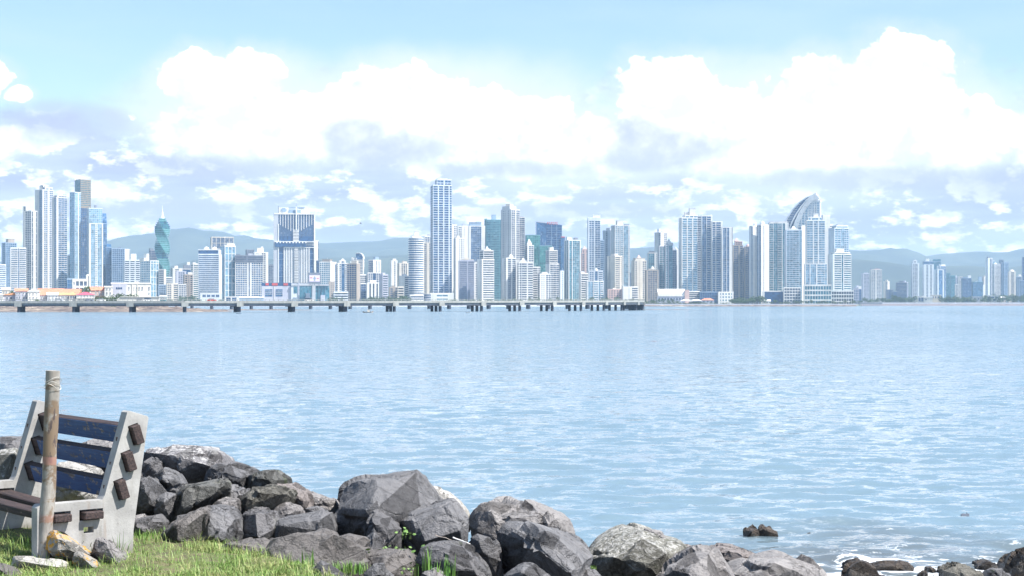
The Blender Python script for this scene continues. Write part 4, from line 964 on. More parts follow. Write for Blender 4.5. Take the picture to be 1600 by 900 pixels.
def march(pxs, D0, L):
    pts = [at(pxs[0], HZ, D0)]
    for px in pxs[1:]:
        p = pts[-1]; k = (px - 800) / F                       # point (k*D, D) at distance L from p
        A = k * k + 1; B = -2 * (k * p.x + p.y); C = p.x ** 2 + p.y ** 2 - L * L; d = B * B - 4 * A * C
        D = (-B + math.sqrt(max(0, d))) / (2 * A) if d > 0 else -B / (2 * A)
        pts.append(Vector((k * D, D, 0)))
    for q in pts: q.z = 0
    return pts
near_px = [-240, -150, -60, 28, 114, 203, 289, 375, 460, 542, 618, 690, 755, 815, 866, 911, 947, 975, 997, 1007]
pts = []
for q in near_px[:7]: v_ = at(q, HZ, 790); v_.z = 0; pts.append(v_)
pts = pts[:-1] + march(near_px[6:], 790, 28.0)
for j in range(1, 14): pts.append(Vector((pts[19].x + 0.083 * 105 * j * 1.0, pts[19].y + 105 * j, 0)) if pts[19].y + 105 * j < 2480 else Vector((pts[19].x + .083 * (2478 - pts[19].y), 2478, 0)))
while len(pts) > 2 and (pts[-1] - pts[-2]).length < 1: pts.pop()
viaduct('viaduct', 'long low concrete road viaduct on dark piers curving across the bay', pts, lambda i: 5.3 + 0.7 * min(1, max(0, i - 8) / 10), 11.0)

rear = [at(q, HZ, 1240 + (q - 320) * 0.1) for q in [150, 235] + [300 + k * 31 for k in range(23)] + [1003]]
for q in rear: q.z = 0
viaduct('viaduct', 'second carriageway glimpsed between the piers under the near viaduct', rear, lambda i: 5.3, 9.0, cap=False, ncol=2, colr=1.2)

# a few vehicles on the viaduct
M_TYRE = simple_mat('tyre_rubber', (0.02, 0.02, 0.02), .8)
def car(px, D, col, label, van=False):
    z = 5.3; p = at(px, HZ, D); r = empty('car', (p.x, p.y, z), 0, label, 'van' if van else 'car', 'vehicles on the viaduct')
    h = 1.9 if van else 1.42
    m = MB(); prof = [(-2.1, .3), (-2.15, .75), (-1.9, .95), (2.0, .9), (2.15, .6), (2.1, .3)]; k = len(m.v); n = len(prof)
    m.v += [(x, y, zz) for y in (-.85, .85) for x, zz in prof]; m.f += [tuple(range(n)), tuple(range(2 * n - 1, n - 1, -1))] + [(i, i + n, (i + 1) % n + n, (i + 1) % n) for i in range(n)]
    m.build('body', WALL[col], r)
    m = MB(); x0, x1 = (-1.9, 1.2) if van else (-1.5, .9); m.prism([(x0 - .2, -.78), (x1 + .5, -.78), (x1 + .5, .78), (x0 - .2, .78)], .9, h, [(x0, -.65), (x1, -.65), (x1, .65), (x0, .65)]); c_ = m.build('cabin', GLASS['d'], r)
    m = MB(); m.box(x0, x1, -.66, .66, h, h + .05); m.build('roof', WALL[col], r)
    for x in (-1.35, 1.35):
        for y in (-.86, .70):
            m = MB(); k = len(m.v); m.v += [(x + .32 * math.cos(i * math.pi / 5), yy, .32 + .32 * math.sin(i * math.pi / 5)) for yy in (y, y + .16) for i in range(10)]
            m.f += [tuple(range(10)), tuple(range(19, 9, -1))] + [(i, i + 10, (i + 1) % 10 + 10, (i + 1) % 10) for i in range(10)]; m.build('wheel', M_TYRE, r)
car(158, 793.5, 'W', 'white car on the viaduct in front of the shrubs left of the retaining wall')
car(139, 796, 'D', 'dark car on the viaduct in front of the crimson roofed house')
car(92, 794, 'G', 'grey car on the viaduct in front of the orange roofed white house')
car(232, 796, 'W', 'white van on the viaduct in front of the white palace', True)
car(483, 819, 'W', 'white van on the viaduct below the billboard', True)
car(331, 804, 'R', 'red car on the viaduct below the broad banded tower')
# ================================================================ OLD TOWN HOUSES (behind the viaduct, left)
M_TILE = simple_mat('terracotta_tiles', (0.60, 0.24, 0.15), 0.8, 0.25, 0.6)
M_TILE_O = simple_mat('orange_tiles', (0.70, 0.33, 0.16), 0.8, 0.2, 0.6)
M_TILE_R = simple_mat('crimson_metal_roof', (0.62, 0.10, 0.16), 0.5, 0.12, 0.4)
M_TILE_W = simple_mat('white_metal_roof', (0.80, 0.79, 0.78), 0.5, 0.06, 0.4)
M_WIN = GLASS['n']
def house(label, u0, u1, ve, vr, D, wall, roof, wins, kind='hip', gable=None, balcony=None, depth=12, cat='house', name='townhouse', turn=0.0):
    """u0..u1 columns, ve eaves row, vr ridge row; wins = list of (row_top,row_bottom,[columns],width)"""
    f = Face((u0 + u1) / 2, D, label, cat, name, turn); r = f.root; r.location.z = 1.5
    Z = lambda v: CZ - (v - HZ) * f.px - 1.5
    x0, x1 = f.X(u0), f.X(u1); m = MB(); m.box(x0, x1, 0, depth, 0, Z(ve)); m.build('wall', WALL[wall], r)
    o = .5; ze, zr = Z(ve), Z(vr); V = [(x0 - o, -o, ze), (x1 + o, -o, ze), (x1 + o, depth + o, ze), (x0 - o, depth + o, ze)]
    h = min(depth / 2, (x1 - x0) / 2 - .4)
    if kind == 'hip': V += [(x0 + h, depth / 2, zr), (x1 - h, depth / 2, zr)]; Fc = [(0, 1, 5, 4), (2, 3, 4, 5), (1, 2, 5), (3, 0, 4)]
    elif kind == 'gable': V += [(x0 - o, depth / 2, zr), (x1 + o, depth / 2, zr)]; Fc = [(0, 1, 5, 4), (2, 3, 4, 5), (1, 2, 5), (3, 0, 4)]
    elif kind == 'front_gable': V += [((x0 + x1) / 2, -o, zr), ((x0 + x1) / 2, depth + o, zr)]; Fc = [(0, 4, 5, 3), (1, 2, 5, 4), (0, 1, 4), (2, 3, 5)]
    elif kind == 'shed': V += [(x1 + o, -o, zr), (x1 + o, depth + o, zr)]; Fc = [(0, 4, 5, 3), (0, 1, 4), (2, 3, 5), (1, 2, 5, 4)]
    if kind != 'flat':
        mesh_obj('roof', V, Fc + [(3, 2, 1, 0)], roof, r)
    else:
        m = MB(); m.box(x0 - .3, x1 + .3, -.3, .3, ze, ze + .9).box(x0 - .3, x0 + .3, .3, depth, ze, ze + .88).box(x1 - .3, x1 + .3, .3, depth, ze, ze + .86).box(x0, x1, .3, depth, ze - .05, ze + .1); m.build('parapet', WALL['W'], r)
    for va, vb, us, w in wins:
        for u in us:
            m = MB(); f_x = f.X(u); hw = w * f.px / 2
            m.box(f_x - hw, f_x + hw, -.08, .1, Z(vb), Z(va)); q = m.build('window', M_WIN, r)
            m = MB(); m.box(f_x - hw - .15, f_x - hw, -.2, .1, Z(vb), Z(va)).box(f_x + hw, f_x + hw + .15, -.2, .1, Z(vb), Z(va)).box(f_x - hw - .15, f_x + hw + .15, -.24, .1, Z(va), Z(va) + .16).box(f_x - .05, f_x + .05, -.14, .1, Z(vb), Z(va)).box(f_x - hw - .2, f_x + hw + .2, -.3, .1, Z(vb) - .15, Z(vb))
            m.build('window_frame', WALL['W'], q)
    if balcony:
        for v in balcony:
            m = MB(); m.box(x0 + .1, x1 - .1, -1.2, 0, Z(v) - .2, Z(v)); m.build('balcony', WALL['W'], r)
            m = MB(); n = int((x1 - x0) / .8)
            for i in range(n): m.box(x0 + .15 + i * .8, x0 + .22 + i * .8, -1.18, -1.1, Z(v), Z(v) + .9)
            m.box(x0 + .1, x1 - .1, -1.2, -1.08, Z(v) + .9, Z(v) + 1.0); m.build('railing', WALL['G'], r)
            m = MB()
            for i in range(4): xx = x0 + .2 + (x1 - x0 - .6) * i / 3; m.box(xx, xx + .18, -1.15, -.98, 0, Z(ve))
            m.build('post', WALL['W'], r)
    return f, r, Z
H = house
H('low white house at the left edge under the orange roofs', -6, 5, 461, 459, 935, 'W', M_TILE_W, [(464, 467, [-1, 1.5, 3.5], 1.2)], 'hip')
H('small house with a rising orange tiled lean-to roof', 5, 24, 461, 456.5, 940, 'L', M_TILE_O, [(464, 467.5, [11, 17], 2.6)], 'shed')
H('cream house with tree beside it behind the orange lean-to', 3, 15, 453, 449, 1040, 'C', M_TILE_W, [(455, 458, [6, 10], 1.4)], 'gable')
H('three storey lilac house with salmon tiled roof and shuttered windows', 24, 43, 455, 450.2, 930, 'L', M_TILE, [(457, 460, [26.6, 30.6, 36.6, 41.6], 1.9), (463, 467, [26.6, 30.6, 36.6, 41.6], 1.9)], 'gable')
H('bright white gable fronted house with three tall window bays', 43.5, 62, 455.5, 450.5, 925, 'W', M_TILE_W, [(458, 460, [46.8, 52, 57.6], 1.5), (464, 466.4, [46.8, 52, 57.6], 1.5)], 'front_gable')
H('long salmon tiled roof building behind the white gable house', 60, 99, 461, 450.2, 985, 'C', M_TILE, [], 'gable', depth=34)
H('salmon tiled roof building with rooftop shrubs, behind the dark tree', 99, 127, 460, 451, 995, 'C', M_TILE, [], 'gable', depth=30)
H('small lilac house with salmon hip roof right of the white gable house', 62, 74, 461.2, 457, 935, 'L', M_TILE, [(463, 467.5, [65, 68.5, 72], 1.3)], 'hip')
H('low house with a broad white metal roof and arched white porch', 74, 90, 461, 456.8, 928, 'S', M_TILE_W, [(462.5, 464.5, [77, 83, 88], 1.5), (466.5, 468.5, [77, 83], 1.5)], 'gable')
H('white house with orange tiled roof and a row of tall blue windows', 90, 108, 461, 457.3, 932, 'W', M_TILE_O, [(462.5, 467, [92.5, 97, 99.4, 101.8, 104.2, 106.6], 1.5)], 'gable')
H('white house with orange roof and three blue arched windows', 108.5, 119, 461, 456.2, 930, 'W', M_TILE_O, [(462.3, 466.5, [111, 114.5, 118], 2.4)], 'hip')
H('white verandah house with crimson red metal roof', 119.5, 148, 460.6, 456, 926, 'W', M_TILE_R, [(462, 465, [122, 127, 132, 137, 142, 146], 1.3), (467, 469, [124, 130, 139, 145], 1.2)], 'hip', balcony=(465.6,))
H('pink gabled house with tiled roof and small dormers', 141, 164, 453.5, 447.8, 965, 'P', M_TILE, [(456, 461, [150, 155, 161], 1.3)], 'gable', balcony=(461.2,))
H('narrow white house with roof turret between the pink house and the white palace', 163.5, 176, 449, 446, 960, 'W', M_TILE_W, [(450.5, 453, [167, 172], 1.8), (456.5, 460, [167, 172.4], 1.8)], 'flat')
def palace():
    f, r, Z = H('large white flat roofed palace with a row of arched windows', 174, 236, 443.8, 443, 980, 'W', M_TILE_W, [(449, 452, [182.4, 184.9, 187.4, 189.9], 1.5), (448, 452.5, [201.5, 217.5, 222.5], 1.4), (448.5, 452, [209.5, 213.5], 1.1), (448, 453, [233], 1.6), (457, 459, [233, 177], 1.4)], 'flat', depth=30, cat='palace', name='white_palace')
    m = MB(); m.box(f.X(174.5), f.X(198), -3, 0.5, 0, Z(444.4)); m.build('shade_tinted_wing', WALL['L'], r)  # shade of the palace's side put into the lilac wall colour
    m = MB()
    for u in (182.4, 184.9, 187.4, 189.9): m.box(f.X(u) - .35, f.X(u) + .35, -3.1, -2.9, Z(452), Z(449))
    m.build('arched_window', M_WIN, r, 'stuff')
    m = MB(); m.box(f.X(210), f.X(217), .4, 6, Z(443.5), Z(440)); m.build('roof_pediment', WALL['W'], r)
    m = MB(); m.box(f.X(206), f.X(207), -.5, .2, 0, Z(443)); m.box(f.X(214.5), f.X(215.5), -.5, .2, 0, Z(444)); m.build('pilaster', WALL['C'], r)
palace()
def wall_building():
    f = Face(214, 905, 'long low white retaining wall building with a slanted left end behind the viaduct', 'building', 'retaining_building'); r = f.root; r.location.z = 1.5
    Z = lambda v: CZ - (v - HZ) * f.px - 1.5
    m = MB(); k = len(m.v); pts = [(178, 471), (188, 463.8), (250, 464.4), (250, 472), (178, 472)]
    m.v += [(f.X(a), p, Z(b)) for p in (0, 14) for a, b in pts]
    m.f += [tuple(range(5)), tuple(range(9, 4, -1))] + [(i, i + 5, (i + 1) % 5 + 5, (i + 1) % 5) for i in range(5)]; m.build('wall', WALL['V'], r)
    m = MB(); m.box(f.X(188), f.X(250), -.5, 14.4, Z(464.1), Z(463.4)); m.build('roof_slab', WALL['W'], r)
    m = MB(); m.box(f.X(214), f.X(222), -.3, .1, Z(468), Z(466.5)); m.build('opening', WALL['D'], r)
wall_building()
H('small teal and white pavilion right of the retaining wall building', 250, 260, 463.5, 462, 915, 'K', M_TILE_W, [(465, 468, [252, 255, 258], 1.6)], 'flat', cat='pavilion')
# low buildings on the city waterfront
H('curved glass fronted low pavilion under the broad banded tower', 313, 347, 459, 458, 2560, 'S', M_TILE_W, [(460.5, 464, [319, 326, 333, 340], 5)], 'flat', cat='pavilion', name='pavilion', depth=25)
H('white framed blue glass showroom right of the curved pavilion', 351, 374, 464, 463, 2540, 'W', M_TILE_W, [(465, 470, [357, 366], 7)], 'flat', cat='building', name='showroom', depth=20)
H('low dark blue waterfront shed left of the mall', 374, 412, 465, 463, 2545, 'B', M_TILE_W, [], 'gable', cat='shed', name='waterfront_shed', depth=25)
H('low white villa with deep dark openings on the far right shore', 1431, 1447, 463, 462, 3300, 'W', M_TILE_W, [(465, 471, [1437, 1441], 3.2)], 'flat', cat='villa', name='waterfront_villa', depth=25)
H('white villa with slanted roof right of the dark opening villa', 1444, 1457, 465, 462.5, 3290, 'W', M_TILE_W, [(467, 469, [1447], 1.8)], 'shed', cat='villa', name='waterfront_villa', depth=20)
H('cream two storey waterfront building beneath the water tank tower', 1454, 1471, 461, 460, 3310, 'C', M_TILE_W, [(463, 466, [1458, 1462, 1466], 1.6)], 'flat', cat='building', name='waterfront_building', depth=25)
H('grey walled compound right of the trees on the far right shore', 1519, 1536, 464, 463, 3320, 'G', M_TILE_W, [(466, 468, [1523, 1529], 2)], 'flat', cat='building', name='waterfront_building', depth=20)
H('white terraced clubhouse on the far right shore', 1541, 1563, 462, 460.5, 3330, 'W', M_TILE_W, [(463.5, 466, [1545, 1551, 1557], 4), (467.5, 470, [1546, 1554], 4)], 'flat', cat='clubhouse', name='clubhouse', depth=30)
H('small pale hut right of the white terraced clubhouse', 1564, 1572, 465, 463, 3310, 'C', M_TILE_W, [(467, 469, [1568], 2)], 'gable', cat='hut', name='waterfront_hut')
H('tiny white kiosk at the tip of the point', 1190, 1204, 470.5, 468, 2520, 'W', M_TILE_W, [(471.5, 473, [1194, 1199], 2)], 'gable', cat='kiosk', name='kiosk')
H('dark red roofed low house between the tents and the white podium', 1095, 1116, 469, 466, 2530, 'L', M_TILE, [(470, 472, [1100, 1106, 1112], 2)], 'hip', cat='house', name='low_house')

# white event tents
def tent(label, u0, u1, v, D):
    f = Face((u0 + u1) / 2, D, label, 'tent', 'tent', group='white tents on the waterfront'); r = f.root; r.location.z = LAND
    Z = lambda q: CZ - (q - HZ) * f.px - LAND
    x0, x1 = f.X(u0), f.X(u1); xm = (x0 + x1) / 2
    mesh_obj('canopy', [(x0, 0, Z(v + 2.6)), (x1, 0, Z(v + 2.6)), (x1, 9, Z(v + 2.6)), (x0, 9, Z(v + 2.6)), (xm - 3, 4.5, Z(v)), (xm + 3, 4.5, Z(v))], [(0, 1, 5, 4), (1, 2, 5), (2, 3, 4, 5), (3, 0, 4), (3, 2, 1, 0)], M_TILE_W, r)
    for x in (x0 + .3, x1 - .3):
        m = MB(); m.box(x - .15, x + .15, .2, .5, 0, Z(v + 2.6)); m.build('pole', WALL['W'], r)
tent('left white tent in front of the vaulted hall end', 1063, 1080, 467.5, 2520)
tent('right white tent before the white terraced low building', 1079, 1097, 467.5, 2515)

# ---------------------------------------------------------------- boats and birds
def boat(name, label, px, py, wpx, cabin=True, col='D'):
    D = CZ * F / (py - HZ); s = wpx * D / F / 2
    r = empty(name, at(px, py, D), 0.1, label, 'boat'); r.location.z = 0
    prof = [(-1, .0), (-.6, .22), (0, .28), (.6, .22), (1, 0)]; V = []; 
    for z, q in ((-.05, .55), (.2, 1.0)):
        for t, w in prof: V.append((t * s * (q * .15 + .85), -w * s * q, z * s + (.12 * s if abs(t) > .9 and z > 0 else 0)))
        for t, w in prof[1:-1][::-1]: V.append((t * s * (q * .15 + .85), w * s * q, z * s))
    n = 8; Fc = [(i, (i + 1) % n, (i + 1) % n + n, i + n) for i in range(n)] + [tuple(range(n))[::-1], tuple(range(n, 2 * n))]
    mesh_obj('hull', V, Fc, WALL[col], r)
    if cabin:
        m = MB(); m.box(-.1 * s, .35 * s, -.16 * s, .16 * s, .2 * s, .52 * s); m.build('cabin', WALL['C'], r)
        m = MB(); m.box(-.16 * s, .41 * s, -.2 * s, .2 * s, .52 * s, .57 * s); m.build('roof', WALL['N'], r)
        m = MB(); m.box(.1 * s, .13 * s, -.02 * s, .02 * s, .57 * s, .95 * s); m.build('mast', WALL['D'], r)
    else:
        m = MB(); m.box(-.3 * s, -.22 * s, -.2 * s, .2 * s, .2 * s, .25 * s).box(.2 * s, .28 * s, -.2 * s, .2 * s, .2 * s, .25 * s); m.build('bench', WALL['N'], r)
boat('fishing_boat', 'small dark fishing boat with cabin and mast in front of the viaduct', 575, 488.6, 17, True, 'N')
boat('rowing_boat', 'tiny low dark boat on the water near the left viaduct piers', 373, 490, 8, False)
boat('rowing_boat', 'tiny skiff on the water below the tallest skyscraper', 732, 489, 9, False, 'V')
def bird(label, px, py, D, s, fly=True):
    r = empty('bird', at(px, py, D), .4, label, 'bird'); V = []
    body = MB(); n = 6
    for j, (t, w) in enumerate(((-1, .02), (-.4, .14), (.3, .16), (.8, .07), (1, .01))):
        body.v += [(t * s * .5, w * s * math.cos(i * math.pi / 3), w * s * math.sin(i * math.pi / 3)) for i in range(n)]
    for j in range(4): body.f += [(j * n + i, j * n + (i + 1) % n, (j + 1) * n + (i + 1) % n, (j + 1) * n + i) for i in range(n)]
    body.build('body', WALL['D'], r, smooth=True)
    for sg in (-1, 1):
        z = .35 if fly else .02
        mesh_obj('wing', [(.2 * s, 0, .03 * s), (-.15 * s, 0, .03 * s), (-.12 * s, sg * .55 * s, z * s), (.12 * s, sg * .5 * s, z * s), (-.3 * s, sg * 1.1 * s, z * .6 * s),
                          (.2 * s, 0, .0), (-.15 * s, 0, .0), (-.12 * s, sg * .55 * s, z * s - .03 * s), (.12 * s, sg * .5 * s, z * s - .03 * s)], [(0, 1, 2, 3), (3, 2, 4), (5, 8, 7, 6), (8, 4, 7)], WALL['D'], r)
bird('dark seabird gliding against the clouds right of the hotel', 563.5, 349, 180, .30)
bird('dark seabird sitting low on the water in the middle distance', 1022, 534, CZ * F / (534 - HZ), .9, False)
def drift():
    r = empty('driftwood', at(1508, 806, 31.8), .2, 'dark floating branch on the water at the right', 'driftwood'); r.location.z = 0
    m = MB(); P = lambda q, y: [(0 + q * math.cos(i * math.pi / 3), y + q * math.sin(i * math.pi / 3)) for i in range(6)]
    for k in range(6):
        x0, x1 = -.09 + k * .03, -.06 + k * .03; m.box(x0, x1, -.02 + .004 * k, .012 + .004 * k, -.03, .022 + .01 * math.sin(k * 1.3))
    m.build('trunk', WALL['D'], r); m = MB(); m.box(.03, .045, 0, .012, 0, .05); m.build('branch', WALL['D'], r)
drift()
# ================================================================ TREES ON THE COAST
def leaf_mat(name, col, var=0.5):
    m, nt, b = new_mat(name); g = nt.nodes.new('ShaderNodeNewGeometry')
    oi = nt.nodes.new('ShaderNodeObjectInfo'); r = N(nt, oi.outputs['Random']); q = N(nt, g.outputs['Random Per Island'])
    c = mixc(nt, (q * .7 + r * .3), tuple(x * (1 - var) for x in col), tuple(x * (1 + var) for x in col))
    nt.links.new(c, b.inputs['Base Color']); b.inputs['Roughness'].default_value = .6
    return m
M_LEAF = leaf_mat('tree_leaves', (0.055, 0.10, 0.035)); M_BARK = simple_mat('tree_bark', (0.20, 0.15, 0.11), .9, .2, 3.0)
def crown_mesh(seed, squash=.8, n=420):
    rg = random.Random(seed); V = []; Fc = []
    lobes = [(rg.uniform(-.55, .55), rg.uniform(-.5, .5), rg.uniform(-.3, .35), rg.uniform(.32, .55)) for _ in range(7)]
    for i in range(n):
        cx, cy, cz, cr = rg.choice(lobes); a = rg.uniform(0, 2 * math.pi); zz = rg.uniform(-1, 1); q = math.sqrt(1 - zz * zz) * cr * rg.uniform(.75, 1.05)
        p = Vector((cx + q * math.cos(a), cy + q * math.sin(a), (cz + zz * cr) * squash))
        d = Vector((rg.gauss(0, 1), rg.gauss(0, 1), rg.gauss(.3, 1))).normalized(); t = d.orthogonal().normalized(); w = d.cross(t); s = rg.uniform(.05, .11)
        k = len(V); V += [p - t * s, p + w * s * .7, p + t * s, p - w * s * .7 + d * s * .4]; Fc += [(k, k + 1, k + 2, k + 3)]
    me = bpy.data.meshes.new('crown'); me.from_pydata([tuple(v) for v in V], [], Fc); me.materials.append(M_LEAF); return me
CROWNS = [crown_mesh(s) for s in (3, 5, 8, 11)]
def trunk_mesh():
    m = MB(); 
    P = lambda r_, x, y: [(x + r_ * math.cos(i * math.pi / 3), y + r_ * math.sin(i * math.pi / 3)) for i in range(6)]
    m.prism(P(.07, 0, 0), -1.2, -.3, P(.045, .02, .02)); m.prism(P(.035, .02, .02), -.3, .3, P(.015, .3, .1)); m.prism(P(.035, .02, .02), -.3, .35, P(.015, -.28, -.05))
    me = bpy.data.meshes.new('trunk'); me.from_pydata(m.v, [], m.f); me.materials.append(M_BARK); return me
TRUNK = trunk_mesh()
def tree(px, vt, wpx, D, label, group, zb=LAND, name='tree'):
    w = wpx * D / F; zt = CZ - (vt - HZ) * D / F; h = max(1.6, zt - zb)
    r = empty(name, at(px, HZ, D), random.uniform(0, 6.28), label, 'tree', group); r.location.z = zb
    sz = h / 1.75
    o = bpy.data.objects.new('crown', random.choice(CROWNS)); COL.objects.link(o); o.parent = r; o.location = (0, 0, h - sz * .72); o.scale = (w / 1.7, w / 1.7, sz)
    t = bpy.data.objects.new('trunk', TRUNK); COL.objects.link(t); t.parent = r; t.location = (0, 0, h - sz * .55); t.scale = (w / 2.2, w / 2.2, (h - sz * .55) / 1.2)
rt = random.Random(4)
def grove(u0, u1, n, v0, v1, w0, w1, D0, D1, label, group, zb=LAND):
    for i in range(n):
        tree(u0 + (u1 - u0) * (i + rt.uniform(.1, .9)) / n, rt.uniform(v0, v1), rt.uniform(w0, w1), rt.uniform(D0, D1), label, group, zb)
grove(150, 178, 5, 462, 464, 9, 13, 895, 912, 'dark green shrub in the clump before the pink gabled house', 'shrubs left of the retaining wall', 2.7)
grove(176, 214, 6, 456, 460, 11, 15, 925, 945, 'round green tree in the row before the white palace', 'trees before the white palace', 2.7)
tree(134, 443.5, 15, 950, 'tall dark tree rising above the crimson roofed house', None, 2.7)
tree(17, 451.5, 9, 980, 'dark tree between the cream house and the orange lean-to', None, 2.7)
tree(57, 466, 12, 915, 'low hedge tree at the foot of the white gable house', None, 2.7)
tree(101, 453.5, 16, 1010, 'flat topped tree peeping over the long salmon roof', None, 2.7)
grove(282, 306, 4, 460, 463, 7, 10, 2560, 2590, 'small green tree on the bay front by the narrow brown window block', 'bay front trees by the brown window block')
grove(262, 350, 9, 465, 467.5, 7, 10, 2500, 2530, 'low green tree on the promenade left of the hotel', 'promenade trees left of the hotel')
grove(516, 535, 4, 463, 466, 7, 10, 2530, 2560, 'small green tree right of the shopping mall', 'trees right of the mall')
grove(568, 640, 15, 460.5, 465, 8, 12, 2510, 2545, 'green tree in the waterfront park before the portal fronted block', 'waterfront park trees')
grove(700, 800, 11, 466, 468.5, 6, 9, 2500, 2530, 'low green tree on the promenade right of the tallest skyscraper', 'promenade trees right of the skyscraper')
grove(800, 1000, 21, 462.5, 467.5, 6, 11, 2505, 2560, 'green tree on the promenade before the stacked balcony blocks', 'promenade trees on the right stretch')
grove(1000, 1060, 9, 465, 470, 6, 10, 2505, 2540, 'low green tree near the vaulted hall', 'trees near the vaulted hall')
grove(1010, 1140, 16, 471, 473, 6, 11, 2494, 2505, 'dark waterside bush on the bank below the vaulted hall and tents', 'waterside bushes below the hall')
grove(1141, 1192, 14, 461, 469, 10, 15, 2510, 2560, 'big green tree in the park below the shaded brown towers', 'park trees below the brown towers')
grove(1192, 1335, 19, 467, 472, 6, 11, 2500, 2525, 'small green tree on the point below the sail tower', 'trees on the point')
grove(1342, 1382, 7, 464, 469, 7, 11, 3220, 3260, 'hazy green tree behind the dark harbour wall below the twin capped tower', 'trees left of the far right shore')
grove(1382, 1432, 12, 459, 467, 8, 13, 3220, 3280, 'hazy green tree near the squat dark office block', 'trees by the squat office')
grove(1470, 1520, 14, 460, 466, 9, 14, 3230, 3330, 'hazy green tree between the cream building and the grey compound', 'trees between the waterfront buildings')
grove(1534, 1615, 21, 457, 466, 8, 14, 3230, 3400, 'hazy green tree around the white terraced clubhouse', 'trees around the clubhouse')
# ================================================================ FOREGROUND: GROUND, BENCH, POST
GZ = 2.55
def edge_D(px):
    E = [(-200, 11.7), (250, 11.6), (330, 11.0), (430, 10.6), (500, 9.9), (600, 9.1), (1000, 8.2), (1400, 7.2), (2200, 6.0)]
    if px <= E[0][0]: return E[0][1]
    for (a, b), (c, d) in zip(E[:-1], E[1:]):
        if px <= c: return b + (d - b) * (px - a) / (c - a)
    return E[-1][1]
def ground_z(x, y):
    px = 800 + x / max(y, 3.0) * F
    s = y - edge_D(px)
    z = GZ if s < 0 else GZ - 0.30 * s - 0.02 * s * s
    return max(z, -1.6)
def shore_ground():
    m, nt, b = new_mat('shore_soil'); g = nt.nodes.new('ShaderNodeNewGeometry'); x, y, z = sep(nt, g.outputs['Position'])
    n = fbm(nt, vec(nt, x, y, z), 3.0, 8.0, 0.65); n2 = fbm(nt, vec(nt, x, y, z), 14.0, 4.0, 0.6)
    c = mixc(nt, n.step(0.4, 0.6), (0.07, 0.06, 0.035), (0.15, 0.13, 0.07)); c = mixc(nt, n2.step(.40, .6) * .7, c, (0.10, 0.15, 0.035))
    c = mixc(nt, 1.0 - z.step(2.1, 2.5), c, (0.05, 0.048, 0.05))
    nt.links.new(c, b.inputs['Base Color']); b.inputs['Roughness'].default_value = .95; bump(nt, b, n2 * .6 + n, .8, .05)
    V = []; xs = [-9 + i * .25 for i in range(100)]; ys = [-8, -2, 3, 6, 8] + [9 + j * .2 for j in range(62)] + [22, 24, 27]
    for yy in ys:
        for xx in xs:
            V.append((xx * (1 if yy > 3 else 4), yy, ground_z(xx, yy) + noise.fractal(Vector((xx * 1.1, yy * 1.1, 0)), 1, 2, 4) * .05))
    n_ = len(xs)
    mesh_obj('ground', V, [(j * n_ + i, j * n_ + i + 1, (j + 1) * n_ + i + 1, (j + 1) * n_ + i) for j in range(len(ys) - 1) for i in range(n_ - 1)], m, kind='structure', smooth=True)
shore_ground()

